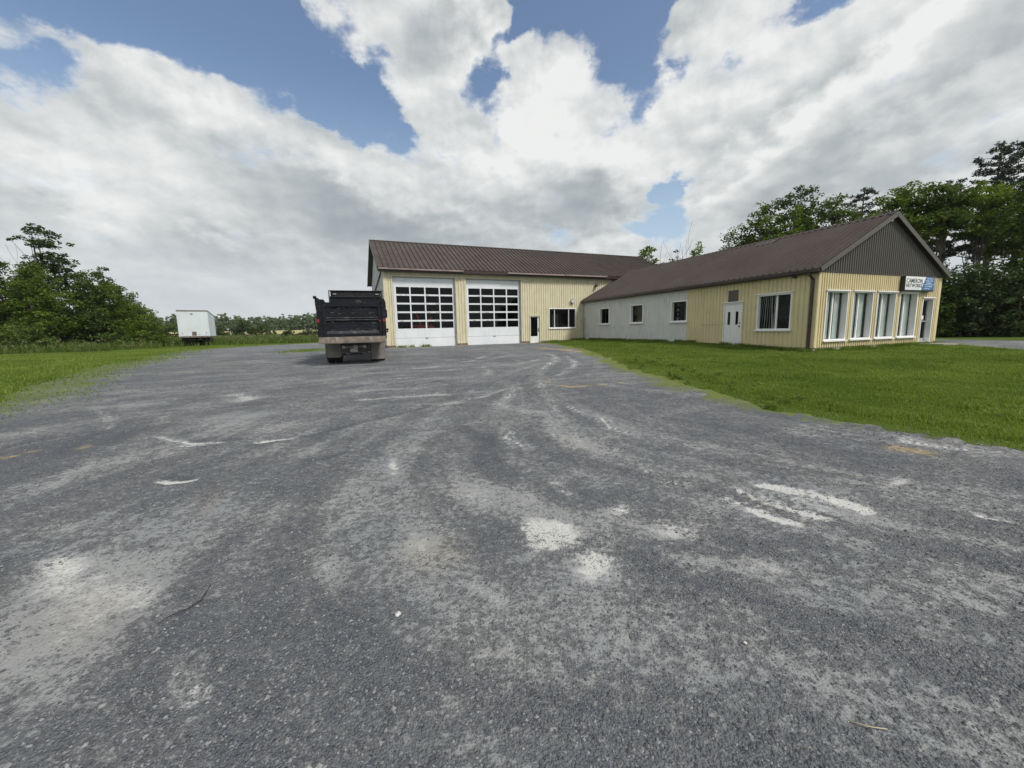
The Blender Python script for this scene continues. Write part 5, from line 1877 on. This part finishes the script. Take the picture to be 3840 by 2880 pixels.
lab = ['rounded dark shrub nearest the right wall of the office', 'tall dark shrub second from the office along the drive', 'dense dark shrub third along the drive', 'dark shrub in the middle of the thicket along the drive', 'dark shrub right of the middle of the thicket', 'large dark shrub at the right edge of the view', 'shaded shrub at the back of the thicket near the office', 'shaded shrub at the back in the middle of the thicket', 'shaded shrub at the back at the right edge', 'tall shrub just past the right edge of the view', 'shrub filling the back of the thicket behind the office wall', 'shrub at the very back of the thicket left of its middle', 'shrub at the very back of the thicket right of its middle', 'shrub at the very back of the thicket beyond the view edge']
for i, (x, y, h) in enumerate(und):
    tree('dark_shrub', lab[i], 'shrub', x, y, [(0, 0, h * .72, 1.4, 1.2, h * .27), (-.5, 0, h * .36, 1.6, 1.3, h * .36), (.7, 0, h * .4, 1.4, 1.2, h * .34), (0, 0, h * .14, 1.7, 1.3, h * .16)], (LEAF_C, LEAF_A)[i % 3 == 1], dens=5.2, per=50, size=.18, clump=.5, trunk=.07, seed=60 + i, group='dark undergrowth along the drive', stems=3, nl=12, h0=.6)
# more of the same wood behind, closing the gaps low down
for i, (x, y, h) in enumerate([(36, 37, 8.5), (40, 30, 8), (33, 40, 7), (29.5, 38, 6.5), (42, 26, 8)]):
    tree('background_tree', ['shaded tree deep in the wood behind the far right trees', 'shaded tree behind the right edge of the view', 'shaded tree behind the open crowned pine', 'shaded tree hidden low behind the office gable', 'shaded tree beyond the right edge of the drive'][i], 'tree', x, y, [(0, 0, h * .72, 2.2, 2, h * .28), (-.9, 0, h * .4, 2.4, 2, h * .32), (1.2, 0, h * .36, 2.2, 2, h * .32)], LEAF_C, dens=2.6, per=46, size=.22, clump=.6, seed=80 + i, group='wood behind the office')

# ---- left side of the view
tree('locust_tree', 'tall tree with airy layered top above the bushes at the far left', 'tree', -45.3, 40, [(-.6, 0, 11.6, 1.0, .8, .35), (.9, 0, 11.1, 1.1, .8, .3), (-1.5, 0, 10.6, .7, .7, .25), (.2, 0, 10.2, 1.5, 1, .4), (1.6, 0, 10.0, 1.2, .8, .3), (.9, 0, 9.0, 1.4, 1, .5), (2.1, 0, 8.4, 1.1, .9, .6), (-.3, 0, 8.2, 1.8, 1.2, .9), (1.2, 0, 7.2, 2.2, 1.6, 1.1), (-.5, 0, 5.8, 2.6, 2, 1.6)], LEAF_C, dens=4.4, per=38, size=.22, clump=.42, trunk=.16, seed=101, nl=30, flat=.2)
bare_tree('bare_tree', 'grey bare branches behind the bushes at the far left edge', -50.5, 42.5, 11.0, 3, 102, None, n0=10, r0=.1)
LB_ = [('bushy_tree', 'tall bush at the left edge of the view', -45.0, 36, 8.6, 2.3, LEAF_A), ('bushy_tree', 'large bright bush below the airy tree top', -41.6, 36, 7.6, 2.4, LEAF_B), ('bushy_tree', 'broad bright bush left of the middle of the left thicket', -39.4, 38, 7.4, 2.2, LEAF_A),
       ('bushy_tree', 'sloping bright bush at the middle of the left thicket', -38.4, 39.5, 6.3, 2.2, LEAF_B), ('bushy_tree', 'bush filling the gap behind the left thicket', -43.8, 42.5, 7.2, 2.2, LEAF_A), ('bushy_tree', 'lower bush on the right side of the bright thicket', -39.5, 42.5, 4.9, 2.0, LEAF_B),
       ('bushy_tree', 'dark bush at the back behind the airy tree', -48, 41, 7.8, 2.4, LEAF_C), ('bushy_tree', 'bush just beyond the left edge of the view', -47.5, 35, 8.2, 2.4, LEAF_A)]
for i, (nm, lb, x, y, h, r, m) in enumerate(LB_):
    rs = np.random.RandomState(300 + i)
    L = [(0, 0, h * .78, r * .62, r * .6, h * .2), (-r * .45, 0, h * .5, r * .8, r * .7, h * .26), (r * .5, 0, h * .48, r * .8, r * .7, h * .28), (0, -.4, h * .22, r * 1.05, r * .9, h * .22), (r * .7, -.3, h * .2, r * .7, r * .7, h * .18), (rs.uniform(-1, 1), 0, h * .9, r * .35, r * .35, h * .1)]
    tree(nm, lb, 'bush', x, y, L, m, dens=3.6, per=52, size=.20, clump=.52, trunk=.1, seed=110 + i, group='bushes along the left edge', stems=3, nl=14, h0=.8)
for i, (x, y, h, r, lb) in enumerate([(-39.6, 33, 2.5, 2.1, 'low pale shrub in front of the left thicket at the view edge'), (-42.8, 33, 2.8, 1.9, 'low shrub at the very left edge in front of the thicket'), (-36.4, 37.5, 2.2, 1.6, 'low shrub at the foot of the sloping bush'), (-37.0, 41.5, 2.5, 1.7, 'low shrub between the thicket and the dark tree')]):
    tree('low_shrub', lb, 'shrub', x, y, [(0, 0, h * .6, r * .8, r * .7, h * .4), (-.6, 0, h * .3, r, r * .8, h * .35), (.8, 0, h * .3, r * .8, r * .7, h * .3)], (LEAF_W, LEAF_B)[i % 2], dens=4, per=44, size=.17, clump=.42, trunk=.05, seed=130 + i, group='low shrubs before the left thicket', stems=3, nl=8, h0=.3)
tree('dark_tree', 'dark upright tree between the thicket and the trailer', 'tree', -45.4, 46, [(.0, 0, 7.8, .9, .8, 1.1), (.9, 0, 6.6, .9, .8, .8), (-.6, 0, 6.4, 1.1, .9, 1.2), (.2, 0, 4.9, 1.7, 1.3, 1.4), (1.2, 0, 3.6, 1.4, 1.1, 1.2), (0, 0, 2.6, 1.9, 1.5, 1.4)], LEAF_C, dens=4.6, per=38, size=.2, clump=.42, trunk=.12, seed=141, nl=24)
tree('dark_tree', 'second dark tree lower than its neighbour to the left', 'tree', -47.0, 50, [(0, 0, 5.2, 1.0, .8, 1.0), (1.2, 0, 4.4, 1.0, .8, .8), (-.8, 0, 4.0, 1.2, .9, 1.2), (.5, 0, 2.6, 2.0, 1.4, 1.4)], LEAF_C, dens=4.4, per=36, size=.2, clump=.42, trunk=.1, seed=142, nl=20)
tree('dark_tree', 'open dark tree third from the thicket with sky through it', 'tree', -49.2, 54, [(.2, 0, 4.8, .8, .7, .9), (1.0, 0, 3.8, .9, .7, .8), (-1.0, 0, 4.0, 1.0, .8, 1.0), (-.3, 0, 2.2, 1.6, 1.3, 1.2)], LEAF_C, dens=4.0, per=34, size=.22, clump=.42, trunk=.1, seed=143, nl=20)
bush = [(-70.5, 80, 3.4, 1.9, 'round bush nearest the left trees in the far weeds'), (-67.6, 80, 3.6, 1.8, 'round bush standing just left of the trailer'), (-66.3, 100, 4.3, 2.6, 'tallest dark bush in the weeds right of the trailer'), (-61.8, 100, 3.4, 2.8, 'broad dark bush right of the tallest far bush'), (-68.6, 95, 2.8, 2.4, 'low dark bush close behind the trailer roof'),
        (-50.5, 92, 2.2, 2.0, 'low bush against the hay field left of the truck'), (-46.0, 92, 2.1, 2.2, 'low bush against the hay field nearest the truck'), (-43, 92, 2.3, 2.0, 'low bush against the hay field partly behind the truck'), (-62, 66, 1.4, 1.8, 'weedy bush in the tall grass left of the trailer'), (-57, 62, 1.3, 1.5, 'weedy bush in tall grass beside the open dark tree'), (-75, 82, 2.6, 2.4, 'weedy bush behind the open dark tree')]
for i, (x, y, h, r, lb) in enumerate(bush):
    tree('round_bush', lb, 'bush', x, y, [(0, 0, h * .62, r * .7, r * .6, h * .36), (-r * .5, 0, h * .35, r * .7, r * .6, h * .3), (r * .6, 0, h * .32, r * .7, r * .6, h * .3)], (LEAF_C, LEAF_A)[i % 2], dens=3.0, per=34, size=.3, clump=.5, trunk=.08, seed=150 + i, group='bushes in the far weeds', stems=2, nl=6, h0=.4)

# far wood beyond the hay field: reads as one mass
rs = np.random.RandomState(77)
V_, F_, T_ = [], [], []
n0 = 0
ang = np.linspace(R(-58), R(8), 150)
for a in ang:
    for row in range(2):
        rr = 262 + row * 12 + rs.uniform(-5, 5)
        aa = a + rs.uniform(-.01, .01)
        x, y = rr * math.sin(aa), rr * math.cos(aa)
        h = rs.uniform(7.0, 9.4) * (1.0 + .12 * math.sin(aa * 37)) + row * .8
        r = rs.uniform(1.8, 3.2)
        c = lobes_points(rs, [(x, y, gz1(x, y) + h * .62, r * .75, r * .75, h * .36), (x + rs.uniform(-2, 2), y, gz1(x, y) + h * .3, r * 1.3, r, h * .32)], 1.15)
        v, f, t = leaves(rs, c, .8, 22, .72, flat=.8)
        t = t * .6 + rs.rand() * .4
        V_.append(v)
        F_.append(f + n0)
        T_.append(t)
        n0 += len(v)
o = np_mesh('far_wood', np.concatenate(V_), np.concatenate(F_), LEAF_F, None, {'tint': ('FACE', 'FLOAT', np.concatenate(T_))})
tag(o, 'pale green far wood along the horizon beyond the hay field', 'wood', kind='stuff')


# ---- grass: blades as two-triangle strips
def inside_buildings(x, y, pad=.0):
    u = (x - J[0]) * math.cos(AL_A) + (y - J[1]) * math.sin(AL_A)
    v = -(x - J[0]) * math.sin(AL_A) + (y - J[1]) * math.cos(AL_A)
    a = (u > -LA - pad) & (u < RX + pad) & (v > -pad) & (v < WA + pad)
    w = (x - J[0]) * rB[0] + (y - J[1]) * rB[1]
    b = (x - J[0]) * nB[0] + (y - J[1]) * nB[1]
    return a | ((w > -pad) & (w < WB + pad) & (b > -pad) & (b < LB + pad))


def blades(name, label, x, y, h, wd, leafm, seed, lean=.4, tint=None):
    rs = np.random.RandomState(seed)
    n = len(x)
    z = gz(x, y)
    a = rs.rand(n) * 6.283
    b = rs.rand(n) * 6.283
    lx, ly = np.cos(b) * lean * h * rs.rand(n), np.sin(b) * lean * h * rs.rand(n)
    cx, cy = np.cos(a) * wd / 2, np.sin(a) * wd / 2
    P = np.empty((n, 5, 3))
    P[:, 0] = np.stack([x - cx, y - cy, z - .01], 1)
    P[:, 1] = np.stack([x + cx, y + cy, z - .01], 1)
    P[:, 2] = np.stack([x + cx * .8 + lx * .35, y + cy * .8 + ly * .35, z + h * .6], 1)
    P[:, 3] = np.stack([x - cx * .8 + lx * .35, y - cy * .8 + ly * .35, z + h * .6], 1)
    P[:, 4] = np.stack([x + lx, y + ly, z + h], 1)
    I = np.arange(n)[:, None] * 5
    F = np.concatenate([I + np.array([0, 1, 2]), I + np.array([0, 2, 3]), I + np.array([3, 2, 4])], 0)
    t = rs.rand(n) if tint is None else np.clip(tint + rs.normal(size=n) * .2, 0, 1)
    o = np_mesh(name, P.reshape(-1, 3), F, leafm, None, {'tint': ('FACE', 'FLOAT', np.tile(t, 3))})
    return tag(o, label, 'grass', kind='stuff')


GRASS = leaf_mat('lawn_blade', (.078, .135, .016), (.215, .285, .052), .4, .6)
rs = np.random.RandomState(9)


def scatter(n, y0, y1, xmax, side, p=1.6):
    t = rs.rand(n)
    y = y0 + (y1 - y0) * t ** p
    x = rs.uniform(xmax[0], xmax[1], n)
    return x, y


# lawn in front of the office
xx, yy = [], []
for n, (x0, x1), (y0, y1) in ((190000, (3.4, 15), (2.0, 9)), (175000, (3.2, 22), (9, 20)), (50000, (2.4, 12), (20, 33)), (26000, (11, 24), (2, 15))):
    xx.append(rs.uniform(x0, x1, n))
    yy.append(rs.uniform(y0, y1, n))
x, y = np.concatenate(xx), np.concatenate(yy)
sd = lot_sd(x, y)
ok = (sd > .0 - .35 * (rs.rand(len(x)) ** 3)) & ~inside_buildings(x, y, .03) & (sdist(ROAD, x, y) > -.1) & (np.abs(x) < 1.36 * y + 6.0)
ok &= rs.rand(len(x)) < .12 + .88 * sst(-.1, .9, sd) * (.5 + fbm(x, y, 3, 1.1))
x, y, sd = x[ok], y[ok], sd[ok]
patch = fbm(x, y, 4, .7)
hh = (.030 + .045 * rs.rand(len(x))) * (.45 + .55 * sst(0, .9, sd)) * (.7 + .9 * sst(.45, .7, fbm(x + 40, y, 3, 1.6)))
far = np.hypot(x, y)
blades('lawn_grass', 'short green mown grass of the lawn in front of the office', x, y, hh, .006 + .0011 * far, GRASS, 1, .9, patch * 1.1 - .08)
# unmown fringe against the walls
n = 9000
b = rs.uniform(-.3, LB, n)
w = -.04 - np.abs(rs.normal(size=n)) * .14
fx, fy = J[0] + nB[0] * b + rB[0] * w, J[1] + nB[1] * b + rB[1] * w
b2 = rs.uniform(0, WB, n // 2)
w2 = .04 + np.abs(rs.normal(size=n // 2)) * .14
fx = np.concatenate([fx, J[0] + nB[0] * (LB + w2) + rB[0] * b2])
fy = np.concatenate([fy, J[1] + nB[1] * (LB + w2) + rB[1] * b2])
a3 = rs.uniform(-4.6, 0, 2600)
w3 = .04 + np.abs(rs.normal(size=2600)) * .25
fx = np.concatenate([fx, J[0] - eA[0] * a3 + math.sin(AL_A) * w3])
fy = np.concatenate([fy, J[1] - eA[1] * a3 - math.cos(AL_A) * w3])
blades('wall_fringe_grass', 'longer grass fringe at the foot of the office walls', fx, fy, .07 + .16 * rs.rand(len(fx)) * (fbm(fx, fy, 2, 1.5) > .45), .02, GRASS, 2, .6, fbm(fx, fy, 3, 1) - .1)
# left verge
x, y = rs.uniform(-45, -9, 300000), rs.uniform(6, 46, 300000)
sd = lot_sd(x, y)
ok = (sd > -2.6 * rs.rand(len(x)) ** 1.8 * (.4 + fbm(x, y, 3, .8))) & (np.abs(x) < 1.36 * y + 2)
x, y = x[ok], y[ok]
far = np.hypot(x, y)
blades('verge_grass', 'mown yellow green grass verge along the left edge of the gravel', x, y, .04 + .05 * rs.rand(len(x)), .008 + .0013 * far, GRASS, 3, .9, fbm(x, y, 4, .5) * 1.1)
# weeds growing through the far gravel
x, y = rs.normal(size=900) * .7 - 12.9, rs.normal(size=900) * 1.2 + 25.5
blades('gravel_weeds', 'patch of green weeds growing in the gravel left of the truck', x, y, .05 + .10 * rs.rand(900), .03, GRASS, 4, .9)
for (da, nm) in ((-14.6, 0),):
    xs_ = np.concatenate([rs.normal(size=60) * .12 + c for c in (-14.8, -14.5, -13.2, -12.9, -13.1, -14.0)])
    dd_ = rs.rand(len(xs_)) * .25 + .05
    wx, wy = J[0] + xs_ * math.cos(AL_A) + dd_ * math.sin(AL_A), J[1] + xs_ * math.sin(AL_A) - dd_ * math.cos(AL_A)
    blades('doorway_weeds', 'small weeds sprouting along the sill of the left overhead door', wx, wy, .06 + .2 * rs.rand(len(xs_)), .04, GRASS, 5, .9)
# tall grass and weeds
TG_ = np.array([(-70, 22), (-38, 29.5), (-33, 31), (-32.6, 38), (-31.5, 43), (-27.5, 49.5), (-22, 53.5), (-14, 56), (-6, 62), (-6, 112), (-150, 112), (-150, 40)])
n = 150000
rr = 38 + 80 * rs.rand(n) ** 1.8
aa = R(-60) + R(58) * rs.rand(n)
x, y = rr * np.sin(aa), rr * np.cos(aa)
sd = sdist(TG_, x, y)
ok = sd < rs.rand(n) * .6 - .2
qx = (x - tq[0]) * TRr[0] + (y - tq[1]) * TRr[1]
qy = (x - tq[0]) * TD[0] + (y - tq[1]) * TD[1]
ok &= ~((np.abs(qx) < 2.6) & (qy > -6.5) & (qy < 8) & (rs.rand(n) < .9))
x, y, sd = x[ok], y[ok], sd[ok]
h = (.35 + .55 * rs.rand(len(x))) * (.55 + .45 * sst(0, -1.5, sd)) * (.6 + .8 * fbm(x, y, 3, .25))
rr = np.hypot(x, y)
blades('tall_grass', 'tall unmown grass and weeds around the trailer and below the thicket', x, y, h, .03 + .0011 * rr, LEAF_W, 6, .5, fbm(x, y, 4, .22) * .9 + .02)
# seed heads above the tall grass
sel = rs.rand(len(x)) < .04
n = sel.sum()
V, F, t = leaves(rs, np.stack([x[sel], y[sel], gz(x[sel], y[sel]) + h[sel] + .12], 1), .10, 5, .12, flat=1.5)
o = np_mesh('seed_heads', V, F, leaf_mat('seed_head_straw', (.10, .10, .045), (.24, .21, .12), .2), None, {'tint': ('FACE', 'FLOAT', t)})
tag(o, 'brownish seed heads standing above the tall grass', 'grass', kind='stuff')
# docks and coarse weeds on the lawn edge
wp = rs.rand(36, 2) * np.array([1.6, 9]) + np.array([4.0, 6.5])
c = np.array([(a, b, gz1(a, b) + .06) for a, b in wp])
V, F, t = leaves(rs, c, .12, 26, .07, flat=.5)
o = np_mesh('lawn_weeds', V, F, LEAF_B, None, {'tint': ('FACE', 'FLOAT', t)})
tag(o, 'dark broad leaved weeds scattered along the lawn edge', 'weeds', kind='stuff')

# ------------------------------------------------------------------ haze in the air
HZ = bpy.data.materials.new('thin_air_haze')
HZ.use_nodes = True
_t = NT(HZ.node_tree)
_v = _t.n('ShaderNodeVolumePrincipled', {'Color': (.86, .93, 1, 1), 'Density': .00016, 'Anisotropy': .2})
_o = _t.n('ShaderNodeOutputMaterial')
_t.t.links.new(_v.outputs[0], _o.inputs['Volume'])
mb = MB().box(-1305, 1305, -1305, 1305, -1.6, 18.5)
o = mb.build('haze', HZ)
tag(o, 'thin pale summer haze lying over the whole field', 'haze', kind='stuff')
